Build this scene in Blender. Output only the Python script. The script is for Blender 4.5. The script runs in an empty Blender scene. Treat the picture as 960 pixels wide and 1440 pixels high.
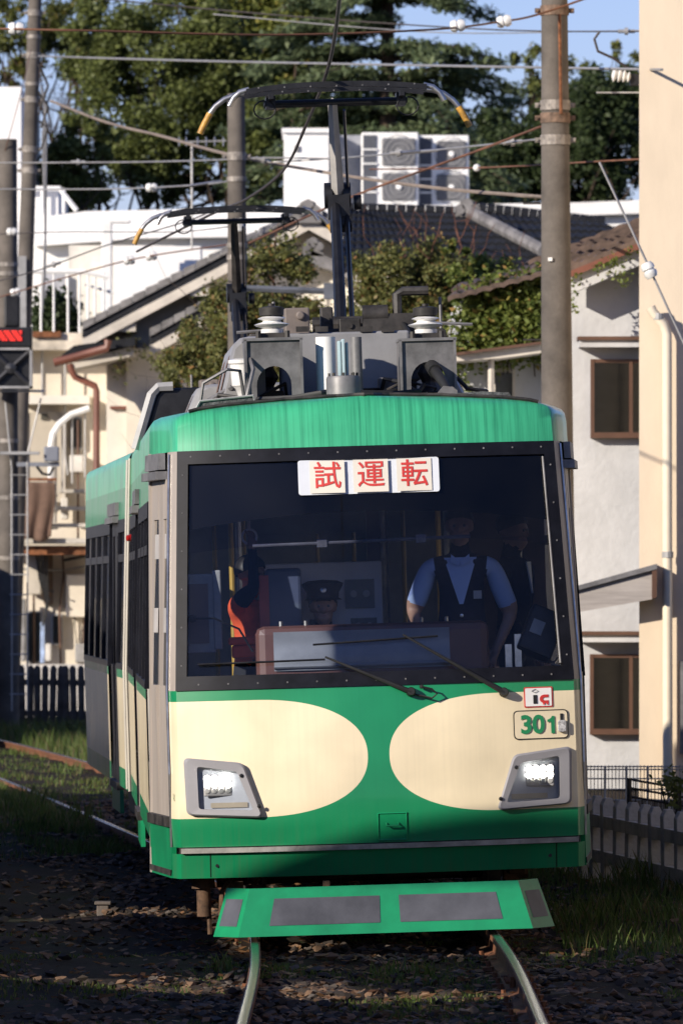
import bpy, bmesh, math, random
from mathutils import Vector, Matrix, noise
random.seed(7)
R = math.radians
SC = bpy.context.scene
COL = SC.collection

# ------------------------------------------------------------------ camera
EYE = 2.07          # metres above the rail heads
FPX = 10575.0       # focal length in photo pixels
cam_d = bpy.data.cameras.new('camera'); cam = bpy.data.objects.new('camera', cam_d); COL.objects.link(cam)
cam.location = (0, 0, EYE); cam.rotation_euler = (R(90), 0, 0)
cam_d.sensor_fit = 'VERTICAL'; cam_d.sensor_height = 36; cam_d.sensor_width = 24
cam_d.lens = FPX / 1440 * 36
cam_d.shift_y = 110 / 1440
cam_d.clip_start = 1; cam_d.clip_end = 4000
cam_d.dof.use_dof = True; cam_d.dof.focus_distance = 45.5; cam_d.dof.aperture_fstop = 9
SC.camera = cam
# ------------------------------------------------------------------ light
SUN_A, SUN_E = R(48), R(20)          # left of straight-behind-the-camera, elevation
to_sun = Vector((-math.sin(SUN_A) * math.cos(SUN_E), -math.cos(SUN_A) * math.cos(SUN_E), math.sin(SUN_E)))
sd = bpy.data.lights.new('sun', 'SUN'); sun = bpy.data.objects.new('sun', sd); COL.objects.link(sun)
sd.energy = 5.0; sd.angle = R(0.53); sd.color = (1.0, 0.905, 0.78)
sun.rotation_euler = (-to_sun).to_track_quat('-Z', 'Y').to_euler()
wd = bpy.data.worlds.new('World'); SC.world = wd; wd.use_nodes = True
wn = wd.node_tree.nodes; wl = wd.node_tree.links
sky = wn.new('ShaderNodeTexSky'); sky.sky_type = 'NISHITA'; sky.sun_disc = False
sky.sun_elevation = SUN_E
sky.sun_rotation = math.atan2(to_sun.x, to_sun.y)
sky.air_density = 1.0; sky.dust_density = 0.05; sky.ozone_density = 6.0
wbal = wn.new('ShaderNodeMix'); wbal.data_type = 'RGBA'; wbal.blend_type = 'MULTIPLY'; wbal.inputs[0].default_value = 1; wbal.inputs[7].default_value = (1.22, .95, 1.12, 1)   # camera white balance of the skylight
wl.new(sky.outputs[0], wbal.inputs[6]); wl.new(wbal.outputs[2], wn['Background'].inputs[0]); wn['Background'].inputs[1].default_value = 0.095
SC.view_settings.view_transform = 'Standard'; SC.view_settings.look = 'None'
SC.view_settings.gamma = 1; SC.view_settings.exposure = 0.38
SC.cycles.use_denoising = True
SC.cycles.max_bounces = 8; SC.cycles.transparent_max_bounces = 24; SC.cycles.caustics_reflective = False; SC.cycles.caustics_refractive = False

# ------------------------------------------------------------------ helpers
def W(px, py, D):
    """photo pixel at depth D (metres) -> world point"""
    return Vector(((px - 480) / FPX * D, D, EYE - (py - 830) / FPX * D))
WM = {}
def wm(o): return WM.get(o.name, Matrix.Identity(4))

class MB:
    def __init__(s): s.v = []; s.f = []; s.mi = []; s.cur = 0
    def add(s, vs, fs):
        b = len(s.v); s.v += [tuple(x) for x in vs]
        for f in fs: s.f.append(tuple(i + b for i in f)); s.mi.append(s.cur)
        return s
    def bb(s, x0, x1, y0, y1, z0, z1, M=None):
        vs = [Vector((x, y, z)) for z in (z0, z1) for y in (y0, y1) for x in (x0, x1)]
        if M is not None: vs = [M @ p for p in vs]
        return s.add(vs, [(0,2,3,1),(4,5,7,6),(0,1,5,4),(1,3,7,5),(3,2,6,7),(2,0,4,6)])
    def box(s, c, size, M=None):
        hx, hy, hz = size[0]/2, size[1]/2, size[2]/2
        T = Matrix.Translation(Vector(c))
        return s.bb(-hx, hx, -hy, hy, -hz, hz, T @ M if M is not None else T)
    def frame(s, d):
        d = d.normalized(); a = Vector((0,0,1)) if abs(d.z) < .9 else Vector((1,0,0))
        x = d.cross(a).normalized(); return x, d.cross(x).normalized()
    def cyl(s, p0, p1, r0, r1=None, n=10, cap=True):
        p0, p1 = Vector(p0), Vector(p1); r1 = r0 if r1 is None else r1
        x, y = s.frame(p1 - p0); vs = []
        for p, r in ((p0, r0), (p1, r1)):
            for i in range(n):
                t = 2*math.pi*i/n; vs.append(p + x*(r*math.cos(t)) + y*(r*math.sin(t)))
        fs = [(i, (i+1) % n, n + (i+1) % n, n + i) for i in range(n)]
        if cap: fs += [tuple(range(n-1, -1, -1)), tuple(range(n, 2*n))]
        return s.add(vs, fs)
    def tube(s, pts, r, n=6, cap=True):
        pts = [Vector(p) for p in pts]; vs = []; fs = []
        rr = r if isinstance(r, (list, tuple)) else [r]*len(pts)
        d0 = pts[1] - pts[0]; x, y = s.frame(d0)
        for k, p in enumerate(pts):
            d = (pts[min(k+1, len(pts)-1)] - pts[max(k-1, 0)]).normalized()
            x = (x - d*x.dot(d)).normalized(); y = d.cross(x)
            for i in range(n):
                t = 2*math.pi*i/n; vs.append(p + x*(rr[k]*math.cos(t)) + y*(rr[k]*math.sin(t)))
        for k in range(len(pts)-1):
            for i in range(n):
                a = k*n+i; b = k*n+(i+1) % n; fs.append((a, b, b+n, a+n))
        if cap: fs += [tuple(range(n-1, -1, -1)), tuple(range(len(vs)-n, len(vs)))]
        return s.add(vs, fs)
    def prism(s, pts, vec):
        pts = [Vector(p) for p in pts]; vec = Vector(vec); n = len(pts)
        fs = [tuple(range(n)), tuple(range(2*n-1, n-1, -1))]
        fs += [((i+1) % n, i, n+i, n+(i+1) % n) for i in range(n)]
        return s.add(pts + [p+vec for p in pts], fs)
    def grid(s, fn, nu, nv, flip=False):
        vs = [fn(i/nu, j/nv) for j in range(nv+1) for i in range(nu+1)]
        fs = []
        for j in range(nv):
            for i in range(nu):
                a = j*(nu+1)+i; q = (a, a+1, a+nu+2, a+nu+1); fs.append(q[::-1] if flip else q)
        return s.add(vs, fs)
    def lathe(s, prof, o, ax=(0,0,1), n=16):
        o = Vector(o); ax = Vector(ax).normalized(); x, y = s.frame(ax); vs = []
        for r, h in prof:
            for i in range(n):
                t = 2*math.pi*i/n; vs.append(o + ax*h + x*(max(r, 1e-4)*math.cos(t)) + y*(max(r, 1e-4)*math.sin(t)))
        fs = []
        for k in range(len(prof)-1):
            for i in range(n):
                a = k*n+i; b = k*n+(i+1) % n; fs.append((a, b, b+n, a+n))
        return s.add(vs, fs)
    def mesh(s, name, mats, smooth=None):
        me = bpy.data.meshes.new(name); me.from_pydata(s.v, [], s.f); me.validate()
        for m in (mats if isinstance(mats, (list, tuple)) else [mats]): me.materials.append(m)
        if len(me.materials) > 1 and len(me.polygons) == len(s.mi): me.polygons.foreach_set('material_index', s.mi)
        bm = bmesh.new(); bm.from_mesh(me); bmesh.ops.recalc_face_normals(bm, faces=bm.faces); bm.to_mesh(me); bm.free()
        if smooth:
            me.shade_smooth() if hasattr(me, 'shade_smooth') else None
            try: me.set_sharp_from_angle(angle=R(smooth))
            except Exception: pass
        return me
    def build(s, name, mats, parent=None, smooth=None, bevel=0, world=True, M=None):
        return link(name, s.mesh(name, mats, smooth), parent, bevel, world, M)

def link(name, me, parent=None, bevel=0, world=True, M=None):
    """world: mesh data is in world space; else data is in the parent's frame (times M)"""
    o = bpy.data.objects.new(name, me); COL.objects.link(o)
    M = M if M is not None else Matrix.Identity(4)
    if parent is not None:
        o.parent = parent
        if world: o.matrix_parent_inverse = wm(parent).inverted()
        o.matrix_basis = M
        WM[o.name] = M.copy() if world else wm(parent) @ M
    else:
        o.matrix_basis = M; WM[o.name] = M.copy()
    if bevel:
        b = o.modifiers.new('bevel', 'BEVEL'); b.width = bevel; b.segments = 2; b.limit_method = 'ANGLE'; b.angle_limit = R(40)
    return o
def tag(o, label, cat=None, group=None, kind=None):
    if label: o['label'] = label
    if cat: o['category'] = cat
    if group: o['group'] = group
    if kind: o['kind'] = kind
    return o
def thing(name, label, cat, loc=(0,0,0), group=None, M=None):
    o = bpy.data.objects.new(name, None); COL.objects.link(o); o.empty_display_size = .2
    o.matrix_basis = M if M is not None else Matrix.Translation(Vector(loc)); WM[o.name] = o.matrix_basis.copy()
    return tag(o, label, cat, group)

# ------------------------------------------------------------------ materials
def mat(name, col, rough=.6, metal=0., var=.12, vscale=3., bump=0., bscale=40., stretch=(1,1,1), emit=None, est=0, coat=0., spec=.5, col2=None, trans=0.):
    m = bpy.data.materials.new(name); m.use_nodes = True; nt = m.node_tree; n = nt.nodes; l = nt.links
    p = n['Principled BSDF']; p.inputs['Roughness'].default_value = rough; p.inputs['Metallic'].default_value = metal
    p.inputs['Specular IOR Level'].default_value = spec
    if coat: p.inputs['Coat Weight'].default_value = coat; p.inputs['Coat Roughness'].default_value = .08
    tc = n.new('ShaderNodeTexCoord'); mp = n.new('ShaderNodeMapping'); mp.inputs['Scale'].default_value = stretch
    l.new(tc.outputs['Object'], mp.inputs[0])
    c2 = col2 if col2 else tuple(max(0, c*(1-2.2*var)) for c in col)
    c1 = col if col2 else tuple(min(1, c*(1+var)) for c in col)
    nz = n.new('ShaderNodeTexNoise'); nz.inputs['Scale'].default_value = vscale; nz.inputs['Detail'].default_value = 8; nz.inputs['Roughness'].default_value = .65
    l.new(mp.outputs[0], nz.inputs[0])
    rp = n.new('ShaderNodeValToRGB'); rp.color_ramp.elements[0].position = .3; rp.color_ramp.elements[1].position = .68
    rp.color_ramp.elements[0].color = (*c2, 1); rp.color_ramp.elements[1].color = (*c1, 1)
    l.new(nz.outputs[0], rp.inputs[0]); l.new(rp.outputs[0], p.inputs['Base Color'])
    if bump:
        nb = n.new('ShaderNodeTexNoise'); nb.inputs['Scale'].default_value = bscale; nb.inputs['Detail'].default_value = 4
        l.new(mp.outputs[0], nb.inputs[0]); bp = n.new('ShaderNodeBump'); bp.inputs['Strength'].default_value = bump; bp.inputs['Distance'].default_value = .01
        l.new(nb.outputs[0], bp.inputs['Height']); l.new(bp.outputs[0], p.inputs['Normal'])
    if emit:
        p.inputs['Emission Color'].default_value = (*emit, 1); p.inputs['Emission Strength'].default_value = est
    return m

def glass_mat(name, tint, ior=1.5, rough=0.02, dirt_haze=.0):
    m = bpy.data.materials.new(name); m.use_nodes = True; nt = m.node_tree; n = nt.nodes; l = nt.links
    n.remove(n['Principled BSDF']); out = n['Material Output']
    tr = n.new('ShaderNodeBsdfTransparent'); tr.inputs[0].default_value = (*tint, 1)
    gl = n.new('ShaderNodeBsdfGlossy'); gl.inputs['Roughness'].default_value = rough
    fr = n.new('ShaderNodeFresnel'); fr.inputs[0].default_value = ior
    mx = n.new('ShaderNodeMixShader'); l.new(fr.outputs[0], mx.inputs[0]); l.new(tr.outputs[0], mx.inputs[1]); l.new(gl.outputs[0], mx.inputs[2])
    last = mx
    if dirt_haze:
        df = n.new('ShaderNodeBsdfDiffuse'); df.inputs[0].default_value = (.5, .48, .45, 1)
        tc = n.new('ShaderNodeTexCoord'); nz = n.new('ShaderNodeTexNoise'); nz.inputs['Scale'].default_value = 2.2; nz.inputs['Detail'].default_value = 9
        l.new(tc.outputs['Object'], nz.inputs[0])
        mr = n.new('ShaderNodeMapRange'); mr.inputs[1].default_value = .35; mr.inputs[2].default_value = .8; mr.inputs[4].default_value = dirt_haze
        l.new(nz.outputs[0], mr.inputs[0])
        m2 = n.new('ShaderNodeMixShader'); l.new(mr.outputs[0], m2.inputs[0]); l.new(mx.outputs[0], m2.inputs[1]); l.new(df.outputs[0], m2.inputs[2]); last = m2
    l.new(last.outputs[0], out.inputs[0])
    return m

def leaf_mat(name, c1, c2, c3=None):
    m = bpy.data.materials.new(name); m.use_nodes = True; nt = m.node_tree; n = nt.nodes; l = nt.links
    p = n['Principled BSDF']; p.inputs['Roughness'].default_value = .55; p.inputs['Specular IOR Level'].default_value = .35
    g = n.new('ShaderNodeNewGeometry'); rp = n.new('ShaderNodeValToRGB')
    rp.color_ramp.elements[0].color = (*c1, 1); rp.color_ramp.elements[1].color = (*c2, 1)
    if c3: e = rp.color_ramp.elements.new(.88); e.color = (*c2, 1); rp.color_ramp.elements[-1].color = (*c3, 1)
    l.new(g.outputs['Random Per Island'], rp.inputs[0])
    tr = n.new('ShaderNodeBsdfTranslucent'); mx = n.new('ShaderNodeMixShader'); mx.inputs[0].default_value = .4
    l.new(rp.outputs[0], p.inputs['Base Color']); l.new(rp.outputs[0], tr.inputs[0])
    l.new(p.outputs[0], mx.inputs[1]); l.new(tr.outputs[0], mx.inputs[2]); l.new(mx.outputs[0], n['Material Output'].inputs[0])
    return m

def livery_mat():
    """green body, cream band with the two rounded tongues on the face, grey roof"""
    m = bpy.data.materials.new('livery_paint'); m.use_nodes = True; nt = m.node_tree; n = nt.nodes; l = nt.links
    p = n['Principled BSDF']; p.inputs['Roughness'].default_value = .34
    p.inputs['Coat Weight'].default_value = .35; p.inputs['Coat Roughness'].default_value = .12
    tc = n.new('ShaderNodeTexCoord'); sp = n.new('ShaderNodeSeparateXYZ'); l.new(tc.outputs['Object'], sp.inputs[0])
    def M(op, a, b=None, c=None):
        x = n.new('ShaderNodeMath'); x.operation = op
        for i, q in enumerate((a, b, c)):
            if q is None: continue
            if isinstance(q, (int, float)): x.inputs[i].default_value = q
            else: l.new(q, x.inputs[i])
        return x.outputs[0]
    ax = M('ABSOLUTE', sp.outputs[0]); z = sp.outputs[2]
    dx = M('MAXIMUM', M('SUBTRACT', .74, ax), 0); dx = M('DIVIDE', dx, .675)
    dz = M('DIVIDE', M('SUBTRACT', z, 1.083), .351)
    rr = M('ADD', M('POWER', dx, 2.25), M('POWER', M('ABSOLUTE', dz), 2.25))
    cream = M('LESS_THAN', rr, 1.0)
    # weathering
    nz = n.new('ShaderNodeTexNoise'); nz.inputs['Scale'].default_value = 1.6; nz.inputs['Detail'].default_value = 9; l.new(tc.outputs['Object'], nz.inputs[0])
    mp = n.new('ShaderNodeMapping'); mp.inputs['Scale'].default_value = (30, 1.0, .45); l.new(tc.outputs['Object'], mp.inputs[0])
    st = n.new('ShaderNodeTexNoise'); st.inputs['Scale'].default_value = 1.5; st.inputs['Detail'].default_value = 6; st.inputs['Roughness'].default_value = .7; l.new(mp.outputs[0], st.inputs[0])
    mg = n.new('ShaderNodeMix'); mg.data_type = 'RGBA'; mg.inputs[6].default_value = (.006, .225, .088, 1); mg.inputs[7].default_value = (.78, .67, .46, 1); l.new(cream, mg.inputs[0])
    hi = M('GREATER_THAN', z, 2.9)
    # upper valance: lighter green with rain streaks
    rp = n.new('ShaderNodeValToRGB'); rp.color_ramp.elements[0].position = .34; rp.color_ramp.elements[1].position = .56
    rp.color_ramp.elements[0].color = (.026, .26, .13, 1); rp.color_ramp.elements[1].color = (.05, .42, .21, 1); l.new(st.outputs[0], rp.inputs[0])
    m2 = n.new('ShaderNodeMix'); m2.data_type = 'RGBA'; l.new(hi, m2.inputs[0]); l.new(mg.outputs[2], m2.inputs[6]); l.new(rp.outputs[0], m2.inputs[7])
    m3 = m2
    d = n.new('ShaderNodeMapRange'); d.inputs[1].default_value = .3; d.inputs[2].default_value = .62; d.inputs[3].default_value = .80; d.inputs[4].default_value = 1.03; l.new(nz.outputs[0], d.inputs[0])
    ds = n.new('ShaderNodeMapRange'); ds.inputs[1].default_value = .32; ds.inputs[2].default_value = .55; ds.inputs[3].default_value = .955; ds.inputs[4].default_value = 1.0; l.new(st.outputs[0], ds.inputs[0])
    dm = M('MULTIPLY', d.outputs[0], ds.outputs[0])
    m4 = n.new('ShaderNodeMix'); m4.data_type = 'RGBA'; m4.blend_type = 'MULTIPLY'; m4.inputs[0].default_value = 1; l.new(m3.outputs[2], m4.inputs[6]); l.new(dm, m4.inputs[7])
    # grime towards the skirt edge in runs
    gr = n.new('ShaderNodeMapRange'); gr.inputs[1].default_value = .40; gr.inputs[2].default_value = .66; gr.inputs[3].default_value = 0; gr.inputs[4].default_value = .30; l.new(st.outputs[0], gr.inputs[0])
    low = n.new('ShaderNodeMapRange'); low.inputs[1].default_value = .30; low.inputs[2].default_value = .85; low.inputs[3].default_value = 1; low.inputs[4].default_value = 0; l.new(z, low.inputs[0])
    gm = M('MULTIPLY', gr.outputs[0], low.outputs[0])
    m5 = n.new('ShaderNodeMix'); m5.data_type = 'RGBA'; l.new(gm, m5.inputs[0]); l.new(m4.outputs[2], m5.inputs[6]); m5.inputs[7].default_value = (.09, .075, .05, 1)
    l.new(m5.outputs[2], p.inputs['Base Color'])
    rg = n.new('ShaderNodeMapRange'); rg.inputs[3].default_value = .26; rg.inputs[4].default_value = .5; l.new(nz.outputs[0], rg.inputs[0]); l.new(rg.outputs[0], p.inputs['Roughness'])
    bp = n.new('ShaderNodeBump'); bp.inputs['Strength'].default_value = .16; bp.inputs['Distance'].default_value = .02
    n2 = n.new('ShaderNodeTexNoise'); n2.inputs['Scale'].default_value = 2.6; n2.inputs['Detail'].default_value = 2; l.new(tc.outputs['Object'], n2.inputs[0])
    l.new(n2.outputs[0], bp.inputs['Height']); l.new(bp.outputs[0], p.inputs['Normal']); l.new(bp.outputs[0], p.inputs['Coat Normal'])
    return m

M_ = {}
def K(name, *a, **k):
    if name not in M_: M_[name] = mat(name, *a, **k)
    return M_[name]
LIV = livery_mat()
GREEN = K('green_paint', (.006, .24, .095), .38, var=.12, vscale=4, coat=.3)
DARKFRAME = K('dark_window_frame', (.009, .0095, .014), .4, var=.25, vscale=7, spec=.15)
GREYDOOR = K('grey_door_paint', (.36, .315, .275), .45, var=.10, vscale=2, stretch=(3,3,.4))
LTGREY = K('light_grey_paint', (.34, .335, .33), .5, var=.18, vscale=3)
MIDGREY = K('mid_grey_metal', (.17, .165, .165), .5, metal=.2, var=.25, vscale=5)
BLUEGREY = K('blue_grey_bezel', (.25, .245, .26), .42, var=.06)
STRIPM = K('rubbing_strip_metal', (.52,.50,.47), .42, metal=.35, var=.25, vscale=6)
BRKT = K('bracket_grey', (.12,.118,.12), .6, var=.3, vscale=6)
STEEL = K('brushed_steel', (.55, .53, .50), .32, metal=.9, var=.2, vscale=8)
BLACKM = K('black_metal', (.016, .016, .018), .45, metal=.3, var=.3, vscale=9)
SOOT = K('sooty_metal', (.045, .040, .036), .6, metal=.2, var=.5, vscale=6)
RUBBER = K('black_rubber', (.012, .012, .012), .6, var=.3)
RUST = K('rust', (.20, .075, .028), .85, var=.35, vscale=14, bump=.4, bscale=120)
BROWNDUST = K('brake_dust_steel', (.11, .060, .032), .85, var=.4, vscale=12)
BLACKBAND = K('black_enamel', (.004, .004, .006), .8, var=.1, spec=.03)
WHITE = K('white_paint', (.80, .79, .76), .55, var=.06)
PORC = K('white_porcelain', (.72, .71, .68), .25, var=.12, vscale=12)
RED = K('red_ink', (.55, .035, .03), .6, var=.05)
GREENINK = K('green_ink', (.01, .20, .075), .5, var=.05)
BLACKINK = K('black_ink', (.012, .012, .012), .6, var=.05)
GLASS = glass_mat('windscreen_glass', (.88, .93, 1.0), ior=1.46, dirt_haze=.010)
DGLASS = glass_mat('side_window_glass', (.55, .56, .58), ior=1.6, rough=.03)
PGLASS = glass_mat('door_glass', (.75, .77, .80), ior=1.45)
CLEAR = glass_mat('clear_lens', (.90, .92, .95), ior=1.45, dirt_haze=.16)  # diffuse haze paints the reflected sky onto the lamp lens
FILM = glass_mat('tinted_film', (.72, .72, .88), ior=1.08)
HGLASS = glass_mat('house_window_glass', (.36, .38, .37), ior=1.5, rough=.08)
# ================================================================== TRAM
def lerp_tab(tab, z):
    if z <= tab[0][0]: return tab[0][1]
    for (a, b), (c, d) in zip(tab, tab[1:]):
        if z <= c: return b + (d-b)*(z-a)/(c-a)
    return tab[-1][1]
VT = [(.37,.105),(.53,.045),(.72,.0),(1.10,.015),(1.5,.06),(2.93,.40),(3.02,.425),(3.10,.455),(3.17,.49),(3.22,.53),(3.25,.58)]
KT = [(.37,1.),(1.5,1.),(2.93,.952),(3.08,.948),(3.14,.940),(3.165,.918),(3.185,.87),(3.203,.77),(3.220,.61),(3.238,.38),(3.25,.1)]
BOW = .17
def kz(z): return lerp_tab(KT, z)
def W0(z): return 1.195*kz(z)
def hw(z): return 1.36*kz(z)
def faceY(x, z): return lerp_tab(VT, z) + BOW*min(1.0, abs(x/W0(z)))**2.2
def face(x, z, off=0.): return Vector((x, faceY(x, z)-off, z))

YAW1, YAW2, ROLL = R(2.25), R(3.9), R(-1.7)
M1 = Matrix.Translation((.255, 45, 0)) @ Matrix.Rotation(YAW1, 4, 'Z') @ Matrix.Rotation(ROLL, 4, 'Y')
J = M1 @ Vector((0, 11.9, 0))
M2 = Matrix.Translation(J) @ Matrix.Rotation(YAW2, 4, 'Z') @ Matrix.Rotation(ROLL, 4, 'Y')
TR = thing('tram', 'green and cream two-car tram with two raised pantographs on a curving track', 'tram', M=M1)
R2 = M1.inverted() @ M2
def part(mb, name, mats, parent=TR, smooth=None, bevel=0, car=1, label=None):
    """mesh data in the car's own frame"""
    if parent is TR and car == 2: o = mb.build(name, mats, TR, smooth, bevel, world=False, M=R2)
    else: o = mb.build(name, mats, parent, smooth, bevel, world=False)
    if label: o['label'] = label
    return o

# ---- cab shell
def outline(z, back=1.52, side0=None):
    V = lerp_tab(VT, z); k = kz(z); w0 = W0(z); pts = []
    right = [(w0, V+BOW), (w0+.018*k, V+BOW+.03), (1.245*k, V+BOW+.15)]
    for i in range(25):
        u = -1 + 2*i/24; pts.append(Vector((u*w0, faceY(u*w0, z), z)))
    tail = [Vector((x, y, z)) for x, y in right[1:]]
    if side0 is None: tail.append(Vector((1.36*k, back, z)))
    head = [Vector((-p.x, p.y, p.z)) for p in reversed(tail)]
    return head + pts + tail
def loft(mb, rows):
    n = len(rows[0]); vs = [p for r in rows for p in r]; fs = []
    for j in range(len(rows)-1):
        for i in range(n-1):
            a = j*n+i; fs.append((a, a+1, a+n+1, a+n))
    return mb.add(vs, fs)
mb = MB(); loft(mb, [outline(z, side0=1) for z in (.56,.60,.66,.72,.85,1.0,1.15,1.3,1.42,1.5)])
part(mb, 'front_panel', LIV, smooth=35)
mb = MB(); loft(mb, [outline(z, side0=1) for z in (.37,.40,.46,.52)])
n0 = outline(.37, side0=1); mb.add(n0 + [p + Vector((0, .25, .0)) for p in n0], [(i, i+1, len(n0)+i+1, len(n0)+i) for i in range(len(n0)-1)])
sk = part(mb, 'skirt_panel', LIV, smooth=35)
for x in (-.98, 1.02):
    b = MB(); b.cyl(face(x, .445, .004), face(x, .445, -.03), .011, n=10); part(b, 'bolt_recess', BLACKM, sk)
b = MB()
for x in (-1.02, 1.06): b.prism([face(x-.003, .375, .0015), face(x+.003, .375, .0015), face(x+.003, .52, .0015), face(x-.003, .52, .0015)], (0, .003, 0))
part(b, 'panel_seam', BLACKM, sk)
# steel rubbing strip between front panel and skirt
mb = MB()
def strip(z0, z1, off, a=-1.0, bx=1.0, n=30):
    f, bk = [], []
    for i in range(n+1):
        u = a + (bx-a)*i/n
        for z, L in ((z0, f), (z1, bk)): L.append(face(u*W0(z), z, off))
    return f, bk
f1, f2 = strip(.523, .553, .028)
g1, g2 = strip(.523, .553, -.02)
rows = [g1, f1, f2, g2]; loft(mb, rows); part(mb, 'rubbing_strip', STRIPM, smooth=30)
mb = MB(); f1, f2 = strip(.515, .562, -.012); loft(mb, [f1, f2]); part(mb, 'strip_backing', BLACKM)
# upper valance and cab roof
mb = MB(); zs = (2.945,2.98,3.02,3.08,3.11,3.13,3.155,3.175,3.195,3.215,3.235,3.25); rows = [outline(z, 1.55) for z in zs]; loft(mb, rows)
top = rows[-1]; mb.add(top, [tuple(range(len(top)))])
part(mb, 'roof_valance', LIV, smooth=40)
mb = MB()   # roof drip edge, dark
e = []
for i in range(41):
    x = (-1+2*i/40)*1.06; zz = 3.245
    for k in range(60):
        zz = 3.05 + .20*k/59
        if W0(zz) <= abs(x)+1e-6: break
    e.append(face(x, zz, .004) + Vector((0, 0, .008)))
mb.tube(e, .012, n=5); part(mb, 'drip_edge', SOOT)
# windscreen frame
GX = lambda z: W0(z) - .062
mb = MB()
def fstrip(z0, z1, xa, xb, n=24, off=.012):
    def fn(i, j):
        z = z0 + (z1-z0)*j; x = xa(z) + (xb(z)-xa(z))*i; return face(x, z, off)
    mb.grid(fn, n, 2)
    def fn2(i, j):
        z = z0 + (z1-z0)*j; x = xa(z) + (xb(z)-xa(z))*i; return face(x, z, -.03)
    mb.grid(fn2, n, 2)
    for zz in (z0, z1): mb.grid(lambda i, j: face(xa(zz)+(xb(zz)-xa(zz))*i, zz, off-(.03+off)*j), n, 1)
    for xx in (xa, xb): mb.grid(lambda i, j: face(xx(z0+(z1-z0)*i), z0+(z1-z0)*i, off-(.03+off)*j), 4, 1)
one = lambda z: W0(z)+.004
fstrip(1.50, 1.585, lambda z: -one(z), one); fstrip(2.865, 2.945, lambda z: -one(z), one)
fstrip(1.585, 2.865, lambda z: -one(z), lambda z: -GX(z), n=1); fstrip(1.585, 2.865, GX, one, n=1)
wf = part(mb, 'windscreen_frame', DARKFRAME, smooth=40)
b = MB()
for i in range(13):
    for z in (2.91, 1.535): 
        x = -1.06 + 2.12*i/12; b.cyl(face(x, z, .016), face(x, z, -.01), .006, n=6)
for k in range(6):
    for sg in (-1, 1): z = 1.65+.23*k; x = sg*(W0(z)-.03); b.cyl(face(x, z, .016), face(x, z, -.01), .006, n=6)
part(b, 'frame_rivets', MIDGREY, wf)
# cab corner posts beside the windscreen (above the waist)
for sg in (-1, 1):
    mb = MB(); rows = []
    for z in (1.5, 1.8, 2.2, 2.6, 2.945):
        k = kz(z); V = lerp_tab(VT, z); w0 = W0(z)
        rows.append([Vector((sg*x, y, z)) for x, y in ((w0, V+BOW-.005), (w0+.018*k, V+BOW+.03), (1.245*k, V+BOW+.15), (1.255*k, V+BOW+.24))])
    loft(mb, rows); part(mb, 'corner_post', GREYDOOR, smooth=50)
    mb = MB(); mb.tube([Vector((sg*(1.243*kz(z)+.006), lerp_tab(VT, z)+BOW+.13, z)) for z in (.56, 1.0, 1.5, 2.2, 2.93)], .008, n=5); part(mb, 'corner_trim', STEEL)
# glass
GL = MB()
GL.grid(lambda i, j: face((-1+2*i)*GX(1.585+1.28*j), 1.585+1.28*j, -.008), 24, 12)
ws = part(GL, 'windscreen', GLASS, smooth=60)
mb = MB()
def arc_z(x, zc, drop): return zc - drop*(abs(x)/1.1)**2
mb.grid(lambda i, j: face((-1+2*i)*GX(2.6), 2.90 + (arc_z((-1+2*i)*1.1, 2.55, .085)-2.90)*j, -.022), 24, 8)
part(mb, 'blackout_band', BLACKBAND, ws, smooth=60)
mb = MB(); mb.grid(lambda i, j: face((-1+2*i)*GX(2.5), arc_z((-1+2*i)*1.1, 2.55, .085) - .001 + (arc_z((-1+2*i)*1.1, 2.385, .06)-arc_z((-1+2*i)*1.1, 2.55, .085))*j, -.022), 24, 3)
part(mb, 'tint_band', FILM, ws, smooth=60)
mb = MB(); mb.tube([face(GX(z)-.010, z, .004) for z in (1.60, 2.0, 2.4, 2.85)], .008, n=8); part(mb, 'edge_reflection_bar', MIDGREY, ws, smooth=60)  # added bar standing in for a reflection along the glass edge
# wipers
def wiper(pv, mid, a, b2, nm='wiper'):
    mb = MB(); P = lambda q, o: face(q[0], q[1], o)
    mb.lathe([(0,.05),(.022,.05),(.028,.03),(.03,0)], P(pv, .01), (0,-1,.1), n=12)
    mb.tube([P(pv, .045), P(((pv[0]*.6+mid[0]*.4), (pv[1]*.6+mid[1]*.4)), .055), P(mid, .035)], [.017, .012, .006], n=8)
    w = part(mb, nm, RUBBER, smooth=40)
    c = MB(); n = 10
    c.tube([P((a[0]+(b2[0]-a[0])*i/n, a[1]+(b2[1]-a[1])*i/n), .018) for i in range(n+1)], .0065, n=5)
    c.tube([P((a[0]+(b2[0]-a[0])*t, a[1]+(b2[1]-a[1])*t), .018+.02*math.sin(math.pi*(t-.2)/.6)) for t in (.2,.3,.4,.5,.6,.7,.8)], .006, n=5)
    part(c, 'wiper_blade', BLACKM, w)
wiper((.205, 1.455), (-.30, 1.68), (-1.06, 1.655), (-.30, 1.665))
wiper((.765, 1.435), (.17, 1.80), (-.37, 1.755), (.38, 1.785))
mb = MB(); q = face(.27, 1.485, .02); mb.lathe([(0,.03),(.012,.028),(.014,0)], q, (0,-1,0), n=8)
mb.tube([q+Vector((0,-.02,0)), face(.33, 1.47, .05), face(.36, 1.44, .05), face(.33, 1.415, .04), face(.23, 1.44, .03)], .006, n=5); part(mb, 'washer_hose', RUBBER, smooth=40)
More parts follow.
